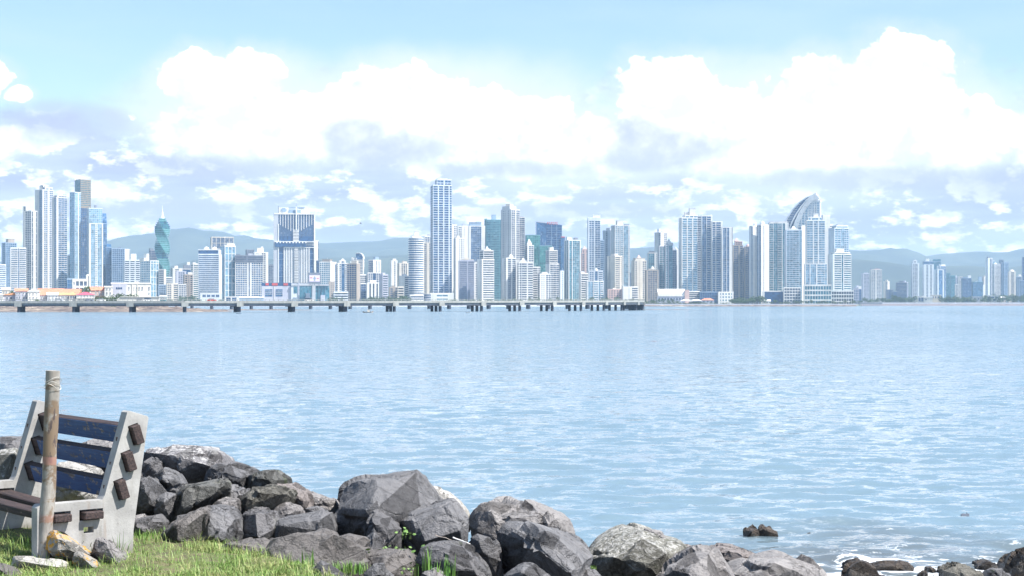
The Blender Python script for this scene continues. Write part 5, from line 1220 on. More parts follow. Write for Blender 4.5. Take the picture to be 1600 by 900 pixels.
def bench_mats():
    m, nt, b = new_mat('bench_concrete'); x, y, z = sep(nt, objco(nt)); v = vec(nt, x, y, z)
    n = fbm(nt, v, 5, 7, .6); n2 = fbm(nt, v, 60, 4, .7); n3 = fbm(nt, vec(nt, x * 3, y * 3, z * .8), 4, 4, .6)
    c = mixc(nt, n.step(.35, .65), (0.285, 0.28, 0.275), (0.40, 0.395, 0.385)); c = mixc(nt, n3.step(.52, .72) * .6, c, (0.20, 0.19, 0.165)); low = (1.0 - (z + n * .12).step(.02, .16)); c = mixc(nt, low * .7, c, (0.15, 0.125, 0.085)); rust = fbm(nt, vec(nt, x * 14, y * 14, z * 1.6), 1.0, 4, .6).step(.60, .74); c = mixc(nt, rust * .35, c, (0.22, 0.15, 0.10)); c = mixc(nt, n2.step(.58, .70) * .6, c, (0.17, 0.16, 0.15)); c = mixc(nt, fbm(nt, v, 1.6, 5, .6).step(.5, .66) * .4, c, (0.22, 0.215, 0.20))
    nt.links.new(c, b.inputs['Base Color']); b.inputs['Roughness'].default_value = .9; bump(nt, b, n2 * .4 + n * .6, .5, .012)
    m2, nt, b = new_mat('chipped_blue_paint'); x, y, z = sep(nt, objco(nt))
    n = fbm(nt, vec(nt, x * 1, y * .8, z * 1.6), 14, 7, .68, .4); g2 = fbm(nt, vec(nt, x * 30, y * 1.5, z * 30), 3, 5, .6)
    c = mixc(nt, g2.step(.35, .65), (0.022, 0.06, 0.17), (0.035, 0.095, 0.25)); wood = mixc(nt, g2.step(.4, .6), (0.10, 0.08, 0.075), (0.27, 0.23, 0.21))
    c = mixc(nt, n.step(.555, .60), c, wood)
    nt.links.new(c, b.inputs['Base Color']); b.inputs['Roughness'].default_value = .55; bump(nt, b, g2 * .3 - n.step(.555, .61), .5, .004)
    m3, nt, b = new_mat('dark_weathered_wood'); x, y, z = sep(nt, objco(nt))
    g2 = fbm(nt, vec(nt, x * 30, y * 1.5, z * 30), 2.5, 6, .65); n = fbm(nt, vec(nt, x, y, z), 25, 5, .7)
    c = mixc(nt, g2.step(.35, .65), (0.018, 0.013, 0.015), (0.065, 0.042, 0.040)); c = mixc(nt, n.step(.64, .70), c, (0.24, 0.17, 0.12))
    nt.links.new(c, b.inputs['Base Color']); b.inputs['Roughness'].default_value = .8; bump(nt, b, g2, .7, .006)
    m4, nt, b = new_mat('peeling_post_paint'); x, y, z = sep(nt, objco(nt)); v = vec(nt, x, y, z)
    n = fbm(nt, v, 9, 7, .62, .5); n2 = fbm(nt, vec(nt, x, y, z * .35), 22, 5, .6); st = fbm(nt, vec(nt, x * 12, y * 12, z * 1.2), 2, 4)
    c = mixc(nt, n2.step(.3, .7), (0.22, 0.205, 0.19), (0.36, 0.34, 0.31)); c = mixc(nt, st.step(.55, .8) * .5, c, (0.33, 0.28, 0.24))
    zone = z.step(.62, .80) * (1.0 - z.step(1.08, 1.16)); low = (1.0 - z.step(.05, .22))
    c = mixc(nt, (n + zone * .14 + low * .15).step(.51, .60), c, (0.20, 0.145, 0.10)); c = mixc(nt, (n2 + zone * .06).step(.63, .70), c, (0.08, 0.06, 0.06))
    ring = z.step(.725, .735) * (1.0 - z.step(.775, .785)) * .55 + z.step(.36, .37) * (1.0 - z.step(.40, .42)) * .35
    c = mixc(nt, ring, c, (0.40, 0.20, 0.17))
    nt.links.new(c, b.inputs['Base Color']); b.inputs['Roughness'].default_value = .8; bump(nt, b, n * .7 + n2 * .3, .6, .008)
    return m, m2, m3, m4
M_CONC, M_BLUE, M_WOOD, M_POST = bench_mats()
def bevel(o, w, seg=2):
    md = o.modifiers.new('bevel', 'BEVEL'); md.width = w; md.segments = seg; md.limit_method = 'ANGLE'; md.angle_limit = R(40)
def cut_panel(name, outline, holes, y0, y1, mat, parent):
    """extruded outline with rectangular or round holes (bridged polygon, no booleans)"""
    bm = bmesh.new(); loops = []
    for pts in [outline] + holes:
        vs = [bm.verts.new((x, y1, z)) for x, z in pts]; loops.append([bm.edges.new((vs[i], vs[(i + 1) % len(vs)])) for i in range(len(vs))])
    bmesh.ops.triangle_fill(bm, use_beauty=True, edges=[e for l in loops for e in l], normal=(0, 1, 0))
    r = bmesh.ops.extrude_face_region(bm, geom=bm.faces[:]); bmesh.ops.translate(bm, verts=[g for g in r['geom'] if isinstance(g, bmesh.types.BMVert)], vec=(0, y0 - y1, 0))
    bmesh.ops.recalc_face_normals(bm, faces=bm.faces[:])
    bmesh.ops.dissolve_limit(bm, angle_limit=.01, verts=bm.verts[:], edges=bm.edges[:])
    me = bpy.data.meshes.new(name); bm.to_mesh(me); bm.free(); me.materials.append(mat)
    o = bpy.data.objects.new(name, me); COL.objects.link(o); o.parent = parent; bevel(o, .008); return o
def bar_xz(name, cx, cz, wx, hz, tilt, y0, y1, mat, parent, bev=.005, jit=0.0):
    """board running along Y, cross-section wx by hz turned by tilt in the XZ plane"""
    m = MB(); c, s = math.cos(tilt), math.sin(tilt); n = 6
    for j in range(n + 1):
        y = y0 + (y1 - y0) * j / n; b_ = math.sin(j / n * math.pi) * jit
        for a, d in ((-1, -1), (1, -1), (1, 1), (-1, 1)):
            lx, lz = a * wx / 2, d * hz / 2; m.v.append((cx + lx * c + lz * s, y, cz - lx * s + lz * c - b_))
    for j in range(n): m.f += [(j * 4 + i, j * 4 + (i + 1) % 4, j * 4 + 4 + (i + 1) % 4, j * 4 + 4 + i) for i in range(4)]
    m.f += [(3, 2, 1, 0), (n * 4, n * 4 + 1, n * 4 + 2, n * 4 + 3)]
    o = m.build(name, mat, parent); bevel(o, bev, 1); return o
def bench():
    D0 = 10.5; x0 = (190 - 800) / F * D0
    r = empty('park_bench', (x0, D0, GZ), R(-141.0), 'weathered concrete park bench with chipped blue back slats and dark wooden seat boards', 'bench')
    tilt = math.atan2(.153, .49)
    for Y, dz in ((0.0, 0.0), (-1.49, -0.0)):
        ol = [(-.075, -.35), (-.085, .15), (-.193, .893), (-.183, .905), (-.055, .945), (-.040, .935), (.065, .58), (.118, .40), (.135, .372), (.555, .372), (.575, .352), (.575, -.35)]
        hs = [[(.13, .248), (.13, .318), (.292, .318), (.292, .248)], [(.352, .248), (.352, .318), (.492, .318), (.492, .248)],
              [(.195, .165), (.195, .205), (.262, .205), (.262, .165)]] 
        arc = [(.43 + .085 * math.cos(a * math.pi / 8), .09 + .105 * math.sin(a * math.pi / 8)) for a in range(9)] + [(.345, -.10), (.515, -.10)]
        arc = arc[:9] + [(.345, -.1), (.515, -.1)]
        hs.append(arc)
        for cx, cz in ((-.099, .787), (-.046, .614), (.005, .433)):
            w, h = .036, .068; c, s = math.cos(tilt), math.sin(tilt)
            hs.append([(cx + lx * c + lz * s, cz - lx * s + lz * c) for lx, lz in ((-w, -h), (w, -h), (w, h), (-w, h))])
        cut_panel('end_panel', ol, hs, Y - .09, Y, M_CONC, r)
        # bolt recesses on the front edge of the backrest
        for hx, hz in ((.012, .76), (.057, .60), (.102, .45)):
            m = MB(); m.box(hx - .02, hx + .004, Y - .052, Y - .040, hz - .013, hz + .013); m.build('bolt_hole', M_WOOD, r)
    for cx, cz in ((-.099, .787), (-.046, .614), (.005, .433)):
        bar_xz('back_slat', cx, cz, .060, .128, tilt, -1.54, .045, M_WOOD, r)
        o = bar_xz('blue_paint', cx + (.0315) * math.cos(tilt), cz - .0315 * math.sin(tilt), .003, .124, tilt, -1.39, -.095, M_BLUE, r, .001)
    for a, b_, z in ((.145, .275, .282), (.362, .478, .280)):
        bar_xz('seat_board', (a + b_) / 2, z, b_ - a, .05, 0, -1.56, .05, M_WOOD, r, .006, .012)
    return r
bench()
def post():
    b0 = at(66, HZ, 10.16); b0.z = GZ - .1; t0 = at(84.5, 579, 10.16); v = t0 - b0; L = v.length
    r = empty('wooden_post', b0, 0, 'leaning round post with peeling beige paint standing before the bench', 'post')
    r.rotation_euler = v.to_track_quat('Z', 'Y').to_euler()
    m = MB(); n = 28; rows = 40
    for j in range(rows + 1):
        t = j / rows
        for i in range(n):
            a = 2 * math.pi * i / n; q = .046 - .002 * t + noise.noise(Vector((math.cos(a), math.sin(a), t * 7))) * .0055
            m.v.append((q * math.cos(a) + .020 * math.sin(t * 4.2) + .004 * math.sin(t * 17), q * math.sin(a), t * L))
    for j in range(rows): m.f += [(j * n + i, j * n + (i + 1) % n, (j + 1) * n + (i + 1) % n, (j + 1) * n + i) for i in range(n)]
    m.f.append(tuple(range(rows * n, rows * n + n))); m.build('shaft', M_POST, r, smooth=False)
    m = MB()     # frayed cord wound round the top
    for k, zz in enumerate((L - .055, L - .085, L - .10)):
        for i in range(24):
            a0, a1 = 2 * math.pi * i / 24, 2 * math.pi * (i + 1) / 24; q = .0515
            w = lambda a: zz + .018 * math.sin(a * 2 + k)
            kk = len(m.v)
            for a in (a0, a1):
                for dq, dz in ((0, -.002), (.0022, 0), (0, .0012)): m.v.append(((q + dq) * math.cos(a) - .0165, (q + dq) * math.sin(a), w(a) + dz))
            m.f += [(kk, kk + 3, kk + 4, kk + 1), (kk + 1, kk + 4, kk + 5, kk + 2)]
    m.build('cord', WALL['W'], r)
post()
# ================================================================ BOULDERS
def rock_mat(name, dark, lite, patch=None, pth=(.60, .68), moss=0.0, rough=.85, bs=1.0, white=0.0):
    m, nt, b = new_mat(name); co = objco(nt); x, y, z = sep(nt, co); v = vec(nt, x, y, z)
    oi = nt.nodes.new('ShaderNodeObjectInfo'); rn = N(nt, oi.outputs['Random'])
    v = vec(nt, x + rn * 13.0, y + rn * 7.0, z)
    n = fbm(nt, v, 3.2, 8, .62, .3); n2 = fbm(nt, v, 24, 6, .68); n3 = fbm(nt, v, 95, 3, .6); big = fbm(nt, v, 1.3, 4, .5)
    c = mixc(nt, (n * .6 + n2 * .4).step(.36, .62), dark, lite)
    c = mixc(nt, (rn * .5 + big * .6).step(.3, .8) * .35, c, tuple(q * .62 for q in dark))
    c = mixc(nt, n3.step(.60, .72) * .55, c, tuple(min(.8, q * 1.7) for q in lite))
    if patch: c = mixc(nt, (n2 * .45 + n * .55).step(*pth), c, patch)
    if moss: c = mixc(nt, fbm(nt, v, 5, 6, .65).step(.62 - moss, .70 - moss) * .7, c, (0.055, 0.075, 0.03))
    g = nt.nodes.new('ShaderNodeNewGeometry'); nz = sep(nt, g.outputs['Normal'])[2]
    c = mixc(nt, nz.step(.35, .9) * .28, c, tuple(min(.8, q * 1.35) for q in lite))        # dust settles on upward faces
    if white: c = mixc(nt, (n2 + nz.step(.4, .95) * .12).step(.60, .66) * white, c, (0.66, 0.65, 0.63))
    nt.links.new(c, b.inputs['Base Color']); b.inputs['Roughness'].default_value = rough
    vo = nt.nodes.new('ShaderNodeTexVoronoi'); vo.feature = 'DISTANCE_TO_EDGE'; vo.inputs['Scale'].default_value = 3.4; nt.links.new(vec(nt, x + n * .25, y + n2 * .12, z + n * .2), vo.inputs['Vector'])
    crack = N(nt, vo.outputs['Distance']).step(0.0, .035)
    bump(nt, b, n * 1.1 + n2 * .55 + n3 * .14 + crack * .16, 1.0 * bs, .06)
    return m
RM = dict(
    g=rock_mat('grey_basalt', (0.085, 0.085, 0.090), (0.185, 0.183, 0.190), (0.24, 0.235, 0.235)),
    d=rock_mat('dark_basalt', (0.075, 0.075, 0.08), (0.165, 0.16, 0.165), None, (.6, .7), .02),
    l=rock_mat('pale_grey_basalt', (0.17, 0.16, 0.16), (0.30, 0.285, 0.28), (0.36, 0.33, 0.29)),
    w=rock_mat('whitish_stone', (0.30, 0.29, 0.27), (0.48, 0.46, 0.43), (0.20, 0.19, 0.17)),
    b=rock_mat('brown_basalt', (0.08, 0.073, 0.071), (0.175, 0.162, 0.155), (0.23, 0.205, 0.185)),
    o=rock_mat('olive_brown_basalt', (0.08, 0.077, 0.066), (0.19, 0.18, 0.155), (0.27, 0.255, 0.22), (.6, .7), .03),
    m=rock_mat('mossy_basalt', (0.06, 0.062, 0.058), (0.17, 0.168, 0.16), None, (.6, .7), .04),
    u=rock_mat('bird_limed_basalt', (0.13, 0.125, 0.13), (0.26, 0.25, 0.26), None, (.6, .7), 0, .8, 1, .5),
    c=rock_mat('lichen_covered_basalt', (0.12, 0.118, 0.10), (0.25, 0.245, 0.215), (0.38, 0.37, 0.34), (.58, .66), .03, .9, 1.2, .5),
    p=rock_mat('pinkish_basalt', (0.15, 0.13, 0.125), (0.27, 0.24, 0.23)),
    t=rock_mat('wet_barnacled_rock', (0.028, 0.024, 0.022), (0.10, 0.075, 0.055), (0.26, 0.21, 0.15), (.60, .66), .0, .45, 1.6),
    y=rock_mat('orange_lichen_stone', (0.20, 0.19, 0.175), (0.38, 0.365, 0.34), (0.55, 0.29, 0.04), (.53, .56)))
def make_rock(name, label, outline, inner, D, mat, thick=.6, seed=0, amp=.05, cuts=6, res=None, group='boulders of the shore wall', cat='boulder', dip=0.35):
    """outline and inner points are (column,row[,metres toward (-) or away (+)]); the solid hull is closed behind with real depth"""
    rg = random.Random(seed or (len(outline) * 97 + int(outline[0][0]) * 13))
    P = []
    cx = sum(p[0] for p in outline) / len(outline); cy = sum(p[1] for p in outline) / len(outline)
    hi = min(p[1] for p in outline)
    for p in outline:
        d = p[2] if len(p) > 2 else 0.0
        P.append(at(p[0], p[1], D + d))
        q = at(cx + (p[0] - cx) * .82, cy + (p[1] - cy) * .82, D); q.y += thick * rg.uniform(.7, 1.0); q.z -= .04; P.append(q)
        low = (p[1] - hi) / max(1, max(o[1] for o in outline) - hi)
        if low > .6: q = at(p[0], p[1], D + d); q.z -= dip * .5; q.y += .15; P.append(q)
    for p in inner: P.append(at(p[0], p[1], D + p[2]))
    c = sum(P, Vector()) / len(P); size = max((p - c).length for p in P)
    bm = bmesh.new()
    for p in P: bm.verts.new(p - c)
    r = bmesh.ops.convex_hull(bm, input=bm.verts[:]); 
    dead = [g for g in set(r['geom_interior'] + r['geom_unused']) if isinstance(g, bmesh.types.BMVert) and g.is_valid]
    bmesh.ops.delete(bm, geom=dead, context='VERTS')
    for k in range(cuts):      # break corners off
        v = rg.choice(bm.verts[:]); nr = v.co.normalized(); nr = (nr + Vector((rg.uniform(-.5, .5), rg.uniform(-.5, .5), rg.uniform(-.5, .5)))).normalized()
        s = max(q.co.dot(nr) for q in bm.verts)
        bmesh.ops.bisect_plane(bm, geom=bm.verts[:] + bm.edges[:] + bm.faces[:], plane_co=nr * (s - size * rg.uniform(.03, .09)), plane_no=nr, clear_outer=True)
        r = bmesh.ops.convex_hull(bm, input=bm.verts[:])
        dead = [g for g in set(r['geom_interior'] + r['geom_unused']) if isinstance(g, bmesh.types.BMVert) and g.is_valid]
        bmesh.ops.delete(bm, geom=dead, context='VERTS')
    bmesh.ops.triangulate(bm, faces=bm.faces[:])
    L = res or max(.015, size / 28)
    for it in range(8):
        es = [e for e in bm.edges if e.calc_length() > L * 1.5]
        if not es: break
        bmesh.ops.subdivide_edges(bm, edges=es, cuts=1, use_grid_fill=False); bmesh.ops.triangulate(bm, faces=[f for f in bm.faces if len(f.verts) > 3])
        if len(bm.faces) > 30000: break
    bmesh.ops.smooth_vert(bm, verts=bm.verts[:], factor=.25, use_axis_x=True, use_axis_y=True, use_axis_z=True)
    bm.normal_update(); off = Vector((rg.uniform(-9, 9), rg.uniform(-9, 9), rg.uniform(-9, 9))); fr = 1.0 / size
    disp = []
    for v in bm.verts:
        q = v.co * fr * 1.5 + off
        a = noise.fractal(q, .9, 2.1, 5) * .7
        (d1, p1) = noise.voronoi(q * 1.15); pt = p1[0]; rv = noise.noise_vector(pt * 7.31)          # broken facets: each cell is its own tilted plane
        bw = min(1.0, (d1[1] - d1[0]) / .10); tilt_ = rv.dot(q * 1.15 - pt) * 3.4 * bw * bw * (3 - 2 * bw)
        (d2, p2) = noise.voronoi(q * 3.1); rv2 = noise.noise_vector(p2[0] * 5.17); b2 = min(1.0, (d2[1] - d2[0]) / .14); t2 = rv2.dot(q * 3.1 - p2[0]) * .9 * b2 * b2 * (3 - 2 * b2)
        crack = max(0, .07 - (d1[1] - d1[0])) * 7
        disp.append(size * amp * 1.25 * (a * .8 + tilt_ * 1.0 + t2 * .5 - crack))
    for v, d in zip(bm.verts, disp): v.co += v.normal * d
    bm.normal_update()
    me = bpy.data.meshes.new(name); bm.to_mesh(me); bm.free(); me.materials.append(RM[mat])
    me.polygons.foreach_set('use_smooth', [False] * len(me.polygons))
    o = bpy.data.objects.new(name, me); COL.objects.link(o); o.location = c
    return tag(o, label, cat, group)
def B_(label, outline, inner, D, mat, **k): return make_rock('boulder', label, outline, inner, D, mat, **k)
# --- the big pair and its neighbours
B_('largest block, its sheer dark left face and sloping lit top standing highest against the water', [(522, 800), (523, 770), (530, 762), (560, 751), (600, 747), (640, 741), (651, 736), (662, 750), (684, 778), (706, 806), (690, 830), (620, 860), (560, 868), (528, 855)], [(572, 772, -.62), (584, 802, -.80), (617, 811, -.62), (566, 756, -.42), (590, 850, -.55), (660, 800, -.45)], 12.4, 'g', thick=.9, amp=.035, cuts=3)
B_('grey block leaning on the lower right of the largest boulder', [(617, 812), (640, 799), (676, 788), (708, 779), (717, 787), (729, 810), (728, 838), (712, 843), (664, 850), (640, 858), (622, 840)], [(650, 814, -.25), (664, 846, -.38), (716, 828, -.35), (700, 792, -.25)], 11.85, 'g', thick=.5, amp=.03, cuts=2)
B_('wedge shaped boulder with shaded left side in front of the largest block', [(566, 862), (572, 825), (578, 806), (588, 800), (612, 808), (629, 826), (624, 845), (608, 866)], [(584, 812, -.22), (606, 826, -.25), (600, 850, -.3)], 11.5, 'd', thick=.5, amp=.05)
B_('small upright pyramid stone below the wedge shaped boulder', [(556, 866), (572, 840), (584, 824), (594, 842), (606, 864), (580, 872)], [(584, 840, -.15), (580, 862, -.18)], 11.15, 'g', thick=.25, amp=.04)
B_('pale boulder peeking out behind the right shoulder of the largest block', [(664, 768), (674, 760), (686, 762), (702, 776), (722, 792), (731, 808), (720, 822), (680, 815)], [(700, 790, -.2)], 13.1, 'w', thick=.6, amp=.05)
B_('long pale ledge like boulder with notched right end, right of the largest block', [(728, 818), (732, 798), (746, 787), (771, 783), (792, 788), (813, 787), (828, 797), (850, 796), (868, 803), (882, 806), (894, 818), (901, 836), (898, 845), (860, 856), (780, 868), (738, 850)], [(760, 800, -.35), (800, 815, -.5), (860, 815, -.4), (780, 850, -.45), (745, 830, -.35)], 12.9, 'l', thick=.7, amp=.06, cuts=3)
B_('massive slanting slab with a black shadowed underside, below the pale ledge', [(775, 858), (778, 832), (790, 816), (810, 815), (850, 832), (885, 838), (912, 850), (929, 868), (918, 880), (906, 900), (910, 925), (850, 925), (798, 895)], [(838, 838, -.42), (828, 846, -.50), (862, 864, -.60), (892, 893, -.65), (902, 880, -.4), (870, 848, -.35)], 11.5, 'g', thick=.7, amp=.035, cuts=2)
B_('rounded boulder with dark left hollow in the bottom centre', [(646, 878), (652, 858), (672, 851), (705, 849), (726, 855), (746, 872), (764, 898), (772, 925), (690, 925), (656, 900)], [(682, 862, -.2), (700, 874, -.3), (690, 890, -.3), (740, 890, -.3)], 10.7, 'd', thick=.55, amp=.04)
B_('dark stone wedged between the rounded boulder and the slanting slab', [(728, 862), (730, 846), (746, 836), (762, 840), (774, 852), (784, 878), (778, 900), (752, 892)], [(752, 848, -.1), (760, 868, -.15)], 11.3, 'd', thick=.4)
B_('low rounded stone at the bottom edge under the slanting slab', [(776, 925), (786, 900), (804, 886), (818, 880), (830, 882), (850, 896), (868, 905), (880, 925)], [(818, 896, -.2)], 10.35, 'g', thick=.4, amp=.04)
B_('flat brown rock carrying small green creepers in the bottom centre', [(548, 885), (562, 862), (600, 855), (640, 856), (658, 870), (656, 900), (620, 925), (545, 925)], [(600, 872, -.3), (600, 900, -.45)], 10.75, 'b', thick=.4, amp=.035)
B_('small rounded stone at the bottom edge left of the tall grass tuft', [(560, 925), (568, 892), (588, 880), (604, 884), (618, 905), (622, 925)], [(590, 895, -.12)], 10.1, 'g', thick=.25)
B_('pale small stone at the bottom edge below the tall grass tuft', [(650, 925), (658, 895), (680, 886), (700, 899), (712, 925)], [(680, 905, -.12)], 10.0, 'l', thick=.25)
# --- middle left
B_('small dark faced stone with pointed top at the bottom edge by the lawn', [(474, 925), (486, 892), (502, 875), (516, 881), (538, 900), (545, 925)], [(503, 884, -.14), (498, 910, -.2)], 9.95, 'd', thick=.25, amp=.03)
B_('broad flat sloping stone behind the lawn edge, left of the creepers', [(447, 876), (452, 862), (478, 855), (505, 841), (524, 847), (552, 862), (558, 884), (520, 895), (452, 890)], [(505, 858, -.2), (500, 878, -.3), (470, 872, -.25)], 10.9, 'g', thick=.4, amp=.035)
B_('little brown cobble tucked under the long flat block', [(459, 852), (468, 843), (486, 839), (501, 845), (494, 856), (466, 858)], [(480, 848, -.08)], 11.0, 'b', thick=.2, res=.015)
B_('long flat lilac grey block with overhanging lower edge', [(420, 838), (422, 820), (432, 812), (470, 806), (506, 796), (516, 802), (525, 828), (505, 838), (470, 842), (432, 849)], [(440, 822, -.2), (500, 812, -.22), (505, 830, -.25), (432, 842, -.2)], 11.5, 'g', thick=.5, amp=.025, cuts=2)
B_('low brown humped boulder lying on the lawn edge', [(338, 862), (344, 850), (386, 842), (412, 841), (440, 857), (446, 870), (420, 877), (360, 880)], [(384, 852, -.18), (420, 858, -.15), (380, 868, -.22)], 10.85, 'b', thick=.35, amp=.05)
B_('block with pitch black left face between the grey cube and the long flat block', [(366, 842), (368, 822), (376, 806), (390, 797), (410, 795), (434, 797), (440, 812), (426, 845), (400, 852)], [(404, 803, -.22), (405, 838, -.3), (425, 830, -.2)], 11.5, 'd', thick=.5, amp=.035)
B_('large grey cube like boulder at the lawn edge with rounded top', [(300, 850), (304, 828), (312, 800), (326, 790), (360, 794), (374, 810), (370, 836), (350, 852), (322, 858)], [(330, 800, -.22), (345, 838, -.3), (364, 812, -.2), (315, 840, -.25)], 11.3, 'g', thick=.5, amp=.035)
B_('flat topped pale stone on top of the grey cube', [(326, 795), (338, 780), (350, 777), (372, 780), (376, 796), (350, 800)], [(350, 788, -.12)], 11.75, 'l', thick=.35, amp=.03)
B_('long brown tongue shaped boulder sloping down to the lawn', [(245, 852), (250, 838), (268, 815), (296, 798), (320, 787), (328, 796), (314, 822), (306, 846), (282, 854)], [(275, 820, -.2), (300, 808, -.2), (280, 842, -.25)], 11.1, 'b', thick=.45, amp=.04)
B_('dark mossy boulder with leaning left face above the tongue shaped one', [(254, 826), (258, 800), (268, 775), (284, 757), (302, 753), (332, 749), (354, 757), (354, 775), (334, 792), (292, 812)], [(298, 762, -.3), (294, 778, -.32), (286, 800, -.25), (335, 765, -.25)], 11.9, 'm', thick=.6, amp=.045)
B_('rounded lit boulder just right of the bench end panel', [(205, 795), (208, 762), (216, 746), (232, 742), (248, 756), (258, 774), (250, 798), (236, 808), (214, 806)], [(230, 765, -.25), (235, 785, -.28)], 12.0, 'g', thick=.5, amp=.04)
B_('egg shaped boulder above the rounded one beside the bench', [(236, 756), (242, 744), (258, 732), (272, 738), (284, 756), (276, 770), (254, 770)], [(260, 746, -.18)], 12.35, 'g', thick=.4, amp=.04)
B_('angular stone between the egg shaped and the mossy boulder', [(240, 800), (243, 780), (258, 768), (276, 772), (266, 795), (252, 808)], [(256, 785, -.15)], 11.75, 'g', thick=.3, amp=.04)
B_('low slanted stone at the lawn edge right of the bench foot', [(203, 836), (206, 818), (226, 806), (244, 803), (254, 816), (248, 832), (226, 842)], [(232, 815, -.15), (225, 828, -.18)], 11.35, 'd', thick=.35, amp=.04)
B_('small flat stone half hidden behind the bench leg', [(196, 822), (202, 808), (222, 804), (230, 812), (214, 826)], [(212, 812, -.08)], 11.6, 'l', thick=.25)
B_('largest back row boulder streaked white with bird droppings, by the waterline', [(216, 742), (222, 706), (236, 697), (270, 695), (302, 699), (330, 707), (346, 714), (354, 726), (336, 745), (300, 762), (250, 760)], [(248, 708, -.25), (268, 712, -.35), (300, 725, -.45), (250, 735, -.25), (320, 730, -.4)], 13.4, 'u', thick=.8, amp=.04, cuts=3)
B_('dark hollow stone left under the bird limed boulder', [(218, 746), (222, 726), (234, 712), (246, 718), (250, 742), (240, 752)], [(236, 730, -.05)], 12.9, 'd', thick=.3)
B_('smooth sloping back row boulder right of the bird limed one', [(316, 756), (322, 736), (338, 725), (362, 724), (386, 733), (397, 742), (394, 762), (366, 774), (338, 770)], [(345, 738, -.25), (372, 748, -.28)], 13.0, 'g', thick=.6, amp=.045)
B_('jagged back row boulder with mossy pointed right corner', [(384, 766), (388, 742), (402, 737), (414, 735), (430, 734), (446, 751), (450, 764), (425, 776)], [(405, 745, -.2), (425, 750, -.2)], 12.9, 'm', thick=.5, amp=.05)
B_('cracked grey stone between the smooth slope and the olive block', [(336, 790), (342, 768), (362, 758), (384, 762), (392, 776), (376, 796), (350, 798)], [(362, 772, -.15)], 12.3, 'g', thick=.4, amp=.06)
B_('olive brown angular block with a deep overhang in the middle of the pile', [(364, 812), (368, 786), (380, 770), (393, 759), (422, 757), (458, 766), (462, 772), (450, 792), (424, 800), (384, 816)], [(395, 768, -.28), (392, 790, -.3), (440, 772, -.25), (425, 790, -.2)], 12.0, 'o', thick=.5, amp=.05)
B_('pinkish smooth boulder behind the olive brown block', [(428, 775), (432, 756), (456, 757), (482, 766), (488, 785), (478, 798), (446, 796)], [(455, 768, -.2), (470, 782, -.2)], 12.5, 'p', thick=.5, amp=.035)
B_('last low back row boulder sloping to the water left of the largest block', [(464, 790), (468, 764), (500, 773), (524, 783), (532, 800), (508, 808), (482, 804)], [(495, 784, -.18)], 12.8, 'l', thick=.5, amp=.04)
B_('pale rounded stone sitting on the long flat block', [(422, 812), (428, 793), (446, 787), (464, 789), (474, 798), (470, 810), (440, 818)], [(448, 798, -.15)], 11.85, 'l', thick=.35, amp=.035)
B_('broken stone above the long flat block near the largest boulder', [(468, 806), (474, 793), (492, 790), (510, 797), (520, 810), (500, 818)], [(495, 800, -.12)], 12.1, 'g', thick=.3, amp=.06)
B_('small brown stone in a gap above the grey cube', [(316, 790), (320, 772), (336, 764), (356, 772), (352, 784), (334, 792)], [(336, 775, -.12)], 12.0, 'b', thick=.3, amp=.05)
B_('lone low stone half sunk in the lawn', [(405, 890), (412, 880), (430, 878), (448, 884), (446, 893), (425, 897)], [(428, 884, -.06)], 10.25, 'g', thick=.2, res=.015)
# --- behind the bench
B_('dark rough boulder at the left edge behind the bench', [(-20, 740), (-14, 690), (2, 681), (28, 680), (48, 686), (58, 704), (50, 740)], [(15, 695, -.25), (30, 710, -.25)], 13.2, 'd', thick=.6, amp=.05)
B_('square pale green block at the left edge behind the bench', [(-22, 775), (-16, 712), (0, 706), (24, 704), (32, 716), (26, 765), (10, 782)], [(20, 712, -.2), (5, 750, -.3)], 12.1, 'c', thick=.5, amp=.025, cuts=1)
B_('whitish rounded stone seen between the lower back slats', [(76, 790), (80, 742), (92, 724), (116, 720), (140, 732), (152, 752), (156, 780), (120, 795)], [(112, 740, -.25), (120, 765, -.3)], 12.2, 'w', thick=.5, amp=.03)
B_('light topped boulder seen between the upper back slats', [(108, 720), (116, 695), (150, 685), (180, 690), (196, 702), (190, 730), (140, 735)], [(150, 700, -.2)], 13.3, 'l', thick=.5, amp=.04)
B_('shaded stone filling the gap behind the bench end panel', [(146, 790), (150, 750), (172, 728), (204, 726), (214, 760), (206, 800), (170, 805)], [(180, 755, -.15)], 12.5, 'd', thick=.5, amp=.05)
B_('dark stone low behind the bench between the end panels', [(20, 800), (30, 752), (56, 740), (84, 748), (92, 790), (60, 812)], [(55, 770, -.15)], 12.3, 'd', thick=.5, amp=.05)
# --- right side
B_('great mound of a boulder blotched with pale lichen, lump on its crest', [(902, 905), (912, 878), (930, 860), (962, 841), (992, 832), (1006, 828), (1024, 832), (1044, 845), (1068, 852), (1080, 870), (1072, 925), (905, 925)], [(1000, 845, -.4), (960, 870, -.6), (1040, 865, -.5), (1000, 890, -.75)], 12.9, 'c', thick=1.0, amp=.035, cuts=2)
B_('bulging lump on the crest of the lichen mound', [(1003, 834), (1008, 826), (1020, 826), (1034, 832), (1042, 845), (1030, 848), (1014, 840)], [(1022, 832, -.06)], 12.95, 'l', thick=.2, res=.014, amp=.04)
B_('small pinkish stone between the lichen mound and the ridge shaped boulder', [(1054, 870), (1060, 850), (1072, 848), (1084, 855), (1080, 872)], [(1070, 858, -.08)], 13.0, 'p', thick=.3, res=.02)
B_('ridge shaped grey boulder with dark pits right of the lichen mound', [(1008, 925), (1030, 892), (1062, 871), (1082, 858), (1100, 856), (1112, 853), (1124, 864), (1142, 892), (1158, 925)], [(1108, 862, -.3), (1096, 880, -.5), (1100, 905, -.65), (1060, 895, -.4)], 12.3, 'l', thick=.7, amp=.045)
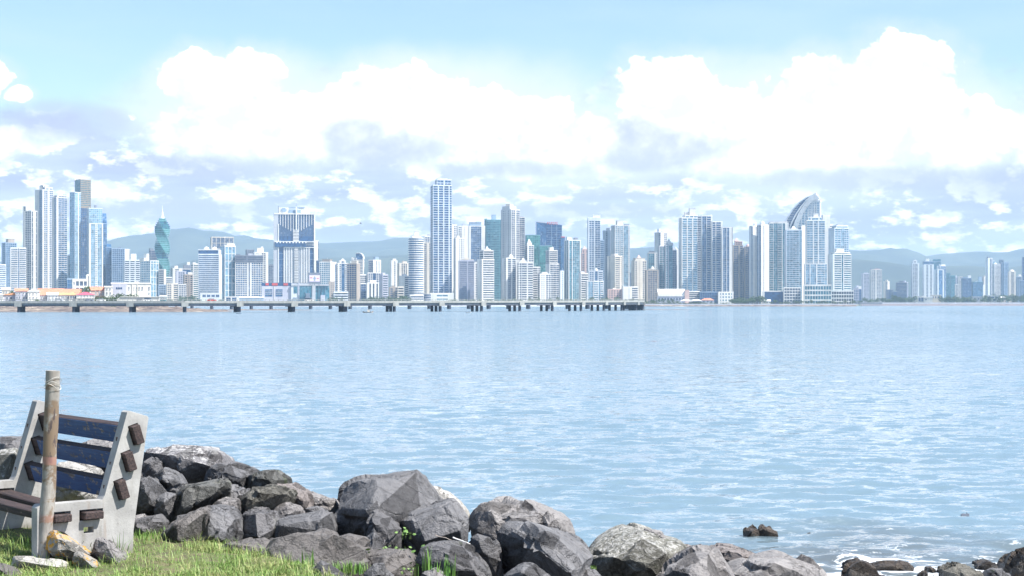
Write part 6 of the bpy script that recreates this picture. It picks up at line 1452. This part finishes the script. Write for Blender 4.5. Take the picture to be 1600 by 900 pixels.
B_('smooth brownish boulder behind the ridge shaped one, nearest the shallows', [(1110, 880), (1116, 860), (1130, 855), (1158, 856), (1180, 865), (1198, 878), (1196, 895), (1130, 900)], [(1150, 866, -.2)], 13.4, 'p', thick=.6, amp=.035)
B_('last pale boulder of the wall tapering into the shallows', [(1124, 925), (1132, 893), (1160, 882), (1196, 876), (1218, 870), (1232, 870), (1262, 883), (1284, 890), (1300, 925)], [(1210, 882, -.4), (1240, 890, -.4), (1180, 905, -.6)], 12.9, 'l', thick=.8, amp=.035, cuts=3)
B_('small round stone at the bottom edge below the slanting slab tip', [(900, 925), (904, 900), (916, 889), (930, 889), (944, 903), (950, 925)], [(922, 900, -.12)], 11.4, 'g', thick=.3, amp=.03)
# --- stones around the bench foot
def S_(name, label, outline, inner, D, mat, **k): return make_rock(name, label, outline, inner, D, mat, group=None, **k)
S_('stone', 'flat pale slab stone lying in front of the post', [(12, 884), (16, 870), (40, 868), (95, 876), (108, 884), (104, 898), (50, 899), (22, 897)], [(30, 876, -.12), (90, 886, -.12)], 10.0, 'w', thick=.28, amp=.02, cuts=1, res=.016, cat='stone', dip=.1)
S_('stone', 'pointed grey stone propped against the bench panel', [(141, 868), (146, 842), (158, 837), (172, 846), (196, 870), (207, 890), (190, 900), (160, 890)], [(165, 848, -.12), (182, 880, -.16), (152, 860, -.1)], 10.2, 'l', thick=.25, amp=.03, res=.016, cat='stone', dip=.1)
S_('stone', 'elongated stone with orange lichen and pale end beside the flat slab', [(112, 868), (120, 861), (136, 866), (156, 880), (161, 890), (146, 896), (126, 892), (112, 880)], [(130, 872, -.1), (145, 886, -.1)], 10.0, 'y', thick=.2, amp=.025, cuts=2, res=.014, cat='stone', dip=.06)
S_('stone', 'grey stone with an orange lichen spot leaning on the post', [(68, 860), (72, 838), (84, 832), (104, 838), (124, 852), (138, 866), (128, 878), (104, 872), (84, 870)], [(92, 842, -.12), (112, 858, -.12), (90, 860, -.12)], 10.1, 'y', thick=.22, amp=.035, cuts=3, res=.014, cat='stone', dip=.06, seed=77)
S_('stone', 'rough broken stone under the foot of the post', [(50, 868), (52, 840), (60, 826), (76, 832), (86, 850), (92, 872), (70, 878)], [(68, 845, -.06), (75, 862, -.08)], 10.22, 'l', thick=.15, amp=.06, res=.014, cat='stone', dip=.05)
S_('paving_slab', 'brownish paving slab corner at the bottom left edge', [(-40, 925), (-36, 884), (-10, 878), (8, 880), (34, 893), (52, 915), (50, 930)], [(0, 890, -.1), (20, 905, -.1)], 9.75, 'b', thick=.2, amp=.01, cuts=0, res=.02, cat='slab', dip=.05)
# --- rocks in the shallows
def T_(label, outline, D, mat='t', inner=None, **k):
    cx = sum(p[0] for p in outline) / len(outline); cy = sum(p[1] for p in outline) / len(outline)
    return make_rock('tide_rock', label, outline, inner or [(cx, cy - 1, -.18)], D, mat, group='wet rocks in the shallows', cat='rock', amp=.07, cuts=2, dip=.8, **k)
T_('left and rounder rock of the pair standing alone in the shallows', [(1162, 842), (1164, 828), (1170, 824), (1180, 823), (1187, 830), (1187, 842)], 28.8, thick=.35, res=.04)
T_('right and taller pointed rock of the pair standing alone in the shallows', [(1184, 842), (1185, 824), (1192, 818), (1200, 823), (1210, 831), (1217, 838), (1214, 843)], 28.9, thick=.4, res=.04)
T_('small low rock just right of the standing pair', [(1208, 836), (1212, 829), (1219, 831), (1222, 836)], 29.6, thick=.2, res=.04)
T_('barely showing reef rock further right of the standing pair', [(1254, 837), (1260, 833), (1269, 832), (1271, 837)], 29.4, thick=.25, res=.04)
T_('low dark rock left of the cone shaped rock at the wash', [(1318, 892), (1328, 878), (1342, 874), (1352, 884), (1350, 894)], 25.3, thick=.5, res=.04)
T_('broad barnacled hump in the foam right of the cone shaped rock', [(1358, 894), (1366, 883), (1388, 877), (1404, 878), (1422, 885), (1430, 894)], 25.2, thick=.6, res=.04)
T_('cone shaped wet rock at the bottom edge in the wash', [(1320, 925), (1332, 890), (1344, 881), (1358, 884), (1386, 898), (1396, 925)], 23.5, thick=.8, res=.04)
T_('little rock at the left of the close pair in the foam', [(1448, 896), (1451, 886), (1460, 885), (1465, 894), (1462, 897)], 25.0, thick=.25, res=.035)
T_('little rock at the right of the close pair in the foam', [(1462, 897), (1467, 886), (1476, 885), (1484, 893), (1482, 898)], 24.9, thick=.25, res=.035)
T_('tiny stone poking from the foam before the brown rock', [(1434, 897), (1440, 892), (1450, 893), (1452, 898)], 24.6, thick=.2, res=.03)
T_('big brown weed covered rock at the bottom edge', [(1472, 925), (1475, 892), (1494, 886), (1516, 887), (1536, 895), (1552, 925)], 23.4, 'o', thick=.8, res=.04)
T_('low pale stone at the bottom edge right of the brown rock', [(1540, 925), (1552, 893), (1566, 889), (1578, 898), (1600, 925)], 23.2, 'd', thick=.5, res=.04)
T_('spiky black rock in the foam right of the brown rock', [(1524, 892), (1529, 881), (1536, 882), (1542, 876), (1550, 881), (1556, 877), (1564, 884), (1565, 892)], 25.3, thick=.45, res=.04)
T_('faint dark rock tip between the close pair and the spiky rock', [(1488, 884), (1493, 879), (1502, 880), (1505, 884)], 26.0, thick=.3, res=.04)
T_('steep rock cut by the right edge of the picture', [(1576, 905), (1584, 888), (1600, 868), (1620, 858), (1640, 880), (1640, 925), (1590, 915)], 24.0, thick=.9, res=.05)
# --- stones filling the wall between and below the named boulders
rf = random.Random(21)
FILL = []
for k in range(5):
    s = [( .5 * math.cos(a * 2 * math.pi / 9 + rf.uniform(-.2, .2)), .42 * math.sin(a * 2 * math.pi / 9 + rf.uniform(-.2, .2))) for a in range(9)]
    o = make_rock('filler_stone', None, [(800 + x * 100, HZ + y * 100) for x, y in s], [(800, HZ, -.35)], 25.0, 'dgdbd'[k], thick=.7, seed=50 + k, amp=.06, res=.07, group=None)
    FILL.append(o.data); bpy.data.objects.remove(o)
cand = []
for j in range(7):
    for i in range(22):
        D = 10.8 + j * .85 + rf.uniform(-.2, .2); px = -60 + i * 62 + rf.uniform(-16, 16) + (j % 2) * 20
        if D < edge_D(px) + .45: continue
        x = (px - 800) / F * D; z = ground_z(x, D)
        if z < -.7 or px > 1380 - (D - 12) * 15: continue
        sc_ = rf.uniform(.55, .8)
        o = bpy.data.objects.new('boulder', FILL[(i * 7 + j * 3) % 5]); COL.objects.link(o)
        o.location = (x, D, z + .02); o.scale = (sc_ * rf.uniform(.8, 1.15), sc_, sc_ * rf.uniform(.7, 1.0)); o.rotation_euler = (rf.uniform(-.4, .4), rf.uniform(-.4, .4), rf.uniform(0, 6.28))
        zone = ('behind the bench' if px < 215 else 'in the left pile below the bird limed boulder' if px < 420 else 'left of the largest block' if px < 540 else 'around the foot of the largest block' if px < 735
                else 'under the pale ledge and the slanting slab' if px < 935 else 'beside the lichen mound')
        tag(o, 'dark stone filling a gap ' + zone, 'boulder', 'gap stones ' + zone); cand.append(o)
# the others would lie wholly behind or under the named boulders
for i, o in enumerate(cand):
    if i not in (0, 13, 30, 32, 34): bpy.data.objects.remove(o)
    else: o['label'] = {0: 'dark gap stone low at the lawn edge left of the largest block', 13: 'dark gap stone just inside the lawn edge right of the bench', 30: 'dark gap stone behind the left part of the bench', 32: 'dark gap stone behind the middle of the bench', 34: 'dark gap stone deep in the left pile below the bird limed boulder'}[i]
# ================================================================ LAWN, TUFTS, SMALL PLANTS
def grass_mat(name, a, b_, c_):
    m, nt, b = new_mat(name); g = nt.nodes.new('ShaderNodeNewGeometry'); q = N(nt, g.outputs['Random Per Island']); x, y, z = sep(nt, g.outputs['Position'])
    n = fbm(nt, vec(nt, x, y, 0), 3.5, 4.0, .6).step(.38, .62)
    c = mixc(nt, q, a, b_); c = mixc(nt, (q * 7.3)._m('FRACT').step(.62, .70) * (n * .5 + .35), c, c_)
    nt.links.new(mixc(nt, n * .35, c, c_), b.inputs['Base Color']); b.inputs['Roughness'].default_value = .55
    tr = b.inputs.get('Subsurface Weight')
    return m
M_GRASS = grass_mat('lawn_grass', (0.08, 0.19, 0.03), (0.21, 0.36, 0.065), (0.36, 0.33, 0.15))
M_TUFT = grass_mat('tall_grass', (0.06, 0.17, 0.03), (0.14, 0.30, 0.05), (0.22, 0.30, 0.08))
def blades(name, spots, mat, parent=None, kind='stuff'):
    V = []; Fc = []
    for x, y, z, h, w, lean, ang in spots:
        ca, sa = math.cos(ang), math.sin(ang); k = len(V); dx, dy = lean * h * ca, lean * h * sa
        V += [(x - w * sa, y + w * ca, z), (x + w * sa, y - w * ca, z), (x + dx * .4 - w * .7 * sa, y + dy * .4 + w * .7 * ca, z + h * .55), (x + dx * .4 + w * .7 * sa, y + dy * .4 - w * .7 * ca, z + h * .55), (x + dx, y + dy, z + h * (1 - lean * .35))]
        Fc += [(k, k + 1, k + 3, k + 2), (k + 2, k + 3, k + 4)]
    return mesh_obj(name, V, Fc, mat, parent, kind)
rg = random.Random(12); S = []
while len(S) < 95000:
    D = rg.uniform(8.8, 11.9) ; px = rg.uniform(-120, 620); x = (px - 800) / F * D
    e = edge_D(px) + noise.noise(Vector((x * 2.2, D * 2.2, 0))) * .25
    if D > e + .1: continue
    cl = noise.fractal(Vector((x * 5, D * 5, 2)), 1, 2, 3)
    if cl < -.45 and rg.random() < .5: continue
    if px > 430 and D < 10.6 and rg.random() < (px - 430) / 150: continue
    S.append((x, D, ground_z(x, D) - .01, (rg.uniform(.012, .034) if rg.random() < .93 else rg.uniform(.05, .09)) * (1.2 + cl), rg.uniform(.0012, .0026), rg.uniform(.1, 1.3), rg.uniform(0, 6.28)))
blades('lawn', S, M_GRASS)
def tuft(name, label, px, py, D, n, h, spread, cat='grass tuft', lean=.5, w=.003):
    c = at(px, py, D); r = empty(name, c, 0, label, cat)
    S = [(rg.gauss(0, spread), rg.gauss(0, spread * .6), -.03, h * rg.uniform(.5, 1.1), w * rg.uniform(.7, 1.3), rg.uniform(.05, lean), rg.uniform(0, 6.28)) for _ in range(n)]
    blades('blades', S, M_TUFT, r)
tuft('grass_tuft', 'short bright grass tuft on the flat brown rock at the bottom edge', 545, 888, 10.2, 160, .09, .07)
tuft('grass_tuft', 'tall green grass tuft in front of the rounded boulder', 668, 885, 10.05, 26, .17, .022, lean=.25, w=.0045)
tuft('grass_tuft', 'second tall grass tuft at the bottom edge right of the first', 700, 900, 10.0, 34, .17, .035, lean=.3, w=.0045)
tuft('grass_tuft', 'thin grass tuft by the broad flat sloping stone', 484, 882, 10.2, 26, .15, .02, lean=.3)
tuft('grass_tuft', 'long bladed grass clump growing under the bench seat', 132, 868, 10.45, 60, .22, .035, lean=1.1, w=.004)
tuft('grass_tuft', 'arching grass clump at the foot of the right bench panel', 188, 868, 10.3, 30, .20, .02, lean=1.5, w=.003)
tuft('grass_tuft', 'small grass clump on the lawn edge beside the low slanted stone', 232, 835, 11.0, 60, .08, .06)
M_CREEP = grass_mat('creeper_leaves', (0.06, 0.16, 0.03), (0.14, 0.27, 0.06), (0.22, 0.27, 0.09))
def creeper(label, px, py, D, n, sx, sz, ls):
    c = at(px, py, D); r = empty('creeper', c, 0, label, 'plant')
    me = None
    for i in range(n):
        a = rg.uniform(0, 6.28); k = 8; s = ls * rg.uniform(.6, 1.2)
        if me is None:
            V = [(0, 0, .12)] + [(math.cos(t * 2 * math.pi / k) * (1 + .12 * math.cos(t * 3)), math.sin(t * 2 * math.pi / k) * .8, .1 * math.sin(t * 2.1)) for t in range(k)]
            me = bpy.data.meshes.new('leaf'); me.from_pydata(V, [], [(0, t + 1, (t + 1) % k + 1) for t in range(k)]); me.materials.append(M_CREEP)
        o = bpy.data.objects.new('leaf', me); COL.objects.link(o); o.parent = r; o.scale = (s, s, s)
        o.location = (rg.gauss(0, sx), rg.gauss(0, .04), rg.gauss(0, sz)); o.rotation_euler = (rg.uniform(.3, 1.1), rg.uniform(-.4, .4), a)
    m = MB()
    for i in range(5): q = rg.uniform(-sx, sx); m.box(q, q + .003, -.01, -.007, -sz - .03, sz * .6)
    m.build('stem', M_CREEP, r)
creeper('bright green seedling leaves on the dark boulder face', 634, 833, 11.35, 12, .035, .012, .017)
creeper('row of round green creeper leaves across the flat brown rock', 610, 858, 10.72, 26, .10, .012, .018)
creeper('small green weeds low between the flat brown rock and the rounded boulder', 645, 888, 10.3, 18, .04, .02, .012)
creeper('small green leaf sprig left of the lichen mound', 928, 886, 11.9, 6, .025, .01, .016)
def stick(name, label, a, b_, D, r_, mat):
    A = at(a[0], a[1], D); Bv = at(b_[0], b_[1], D - .08); v = Bv - A; o = MB(); n = 6
    q = v.to_track_quat('Z', 'Y')
    for j in range(7):
        t = j / 6; w = Vector((noise.noise(Vector((t * 3, a[0], 0))), noise.noise(Vector((t * 3, 5, a[1]))), 0)) * .01
        for i in range(n): o.v.append(tuple(q @ Vector((r_ * (1 - t * .5) * math.cos(i * math.pi / 3) + w.x, r_ * (1 - t * .5) * math.sin(i * math.pi / 3) + w.y, v.length * t))))
    for j in range(6): o.f += [(j * n + i, j * n + (i + 1) % n, (j + 1) * n + (i + 1) % n, (j + 1) * n + i) for i in range(n)]
    ob = o.build(name, mat); ob.location = A; tag(ob, label, 'stick')
stick('twig', 'bleached white twig lying on the stones right of the grey block', (708, 840), (735, 850), 11.2, .006, WALL['W'])
stick('twig', 'thin dry brown twig beside the bleached one', (680, 836), (712, 846), 11.3, .004, WALL['N'])
stick('dry_stalk', 'thin reddish dry stalk standing at the tip of the slanting slab', (924, 878), (920, 856), 11.6, .003, WALL['P'])
# ================================================================ HAZE
def build_haze():
    x0, x1, y0, y1, z0, z1 = -13500, 13500, -60, 14500, -8, 530
    V = [(x, y, z) for z in (z0, z1) for y in (y0, y1) for x in (x0, x1)]
    Fc = [(0, 2, 3, 1), (4, 5, 7, 6), (0, 1, 5, 4), (2, 6, 7, 3), (0, 4, 6, 2), (1, 3, 7, 5)]
    m = bpy.data.materials.new('haze'); m.use_nodes = True
    nt = m.node_tree; nt.nodes.clear()
    o = nt.nodes.new('ShaderNodeOutputMaterial'); p = nt.nodes.new('ShaderNodeVolumePrincipled')
    p.inputs['Color'].default_value = (0.56, 0.77, 1.0, 1)
    p.inputs['Density'].default_value = HAZE_DENSITY
    p.inputs['Anisotropy'].default_value = 0.0
    nt.links.new(p.outputs[0], o.inputs['Volume'])
    mesh_obj('haze', V, Fc, m, kind='stuff')
HAZE_DENSITY = 0.68e-4
build_haze()
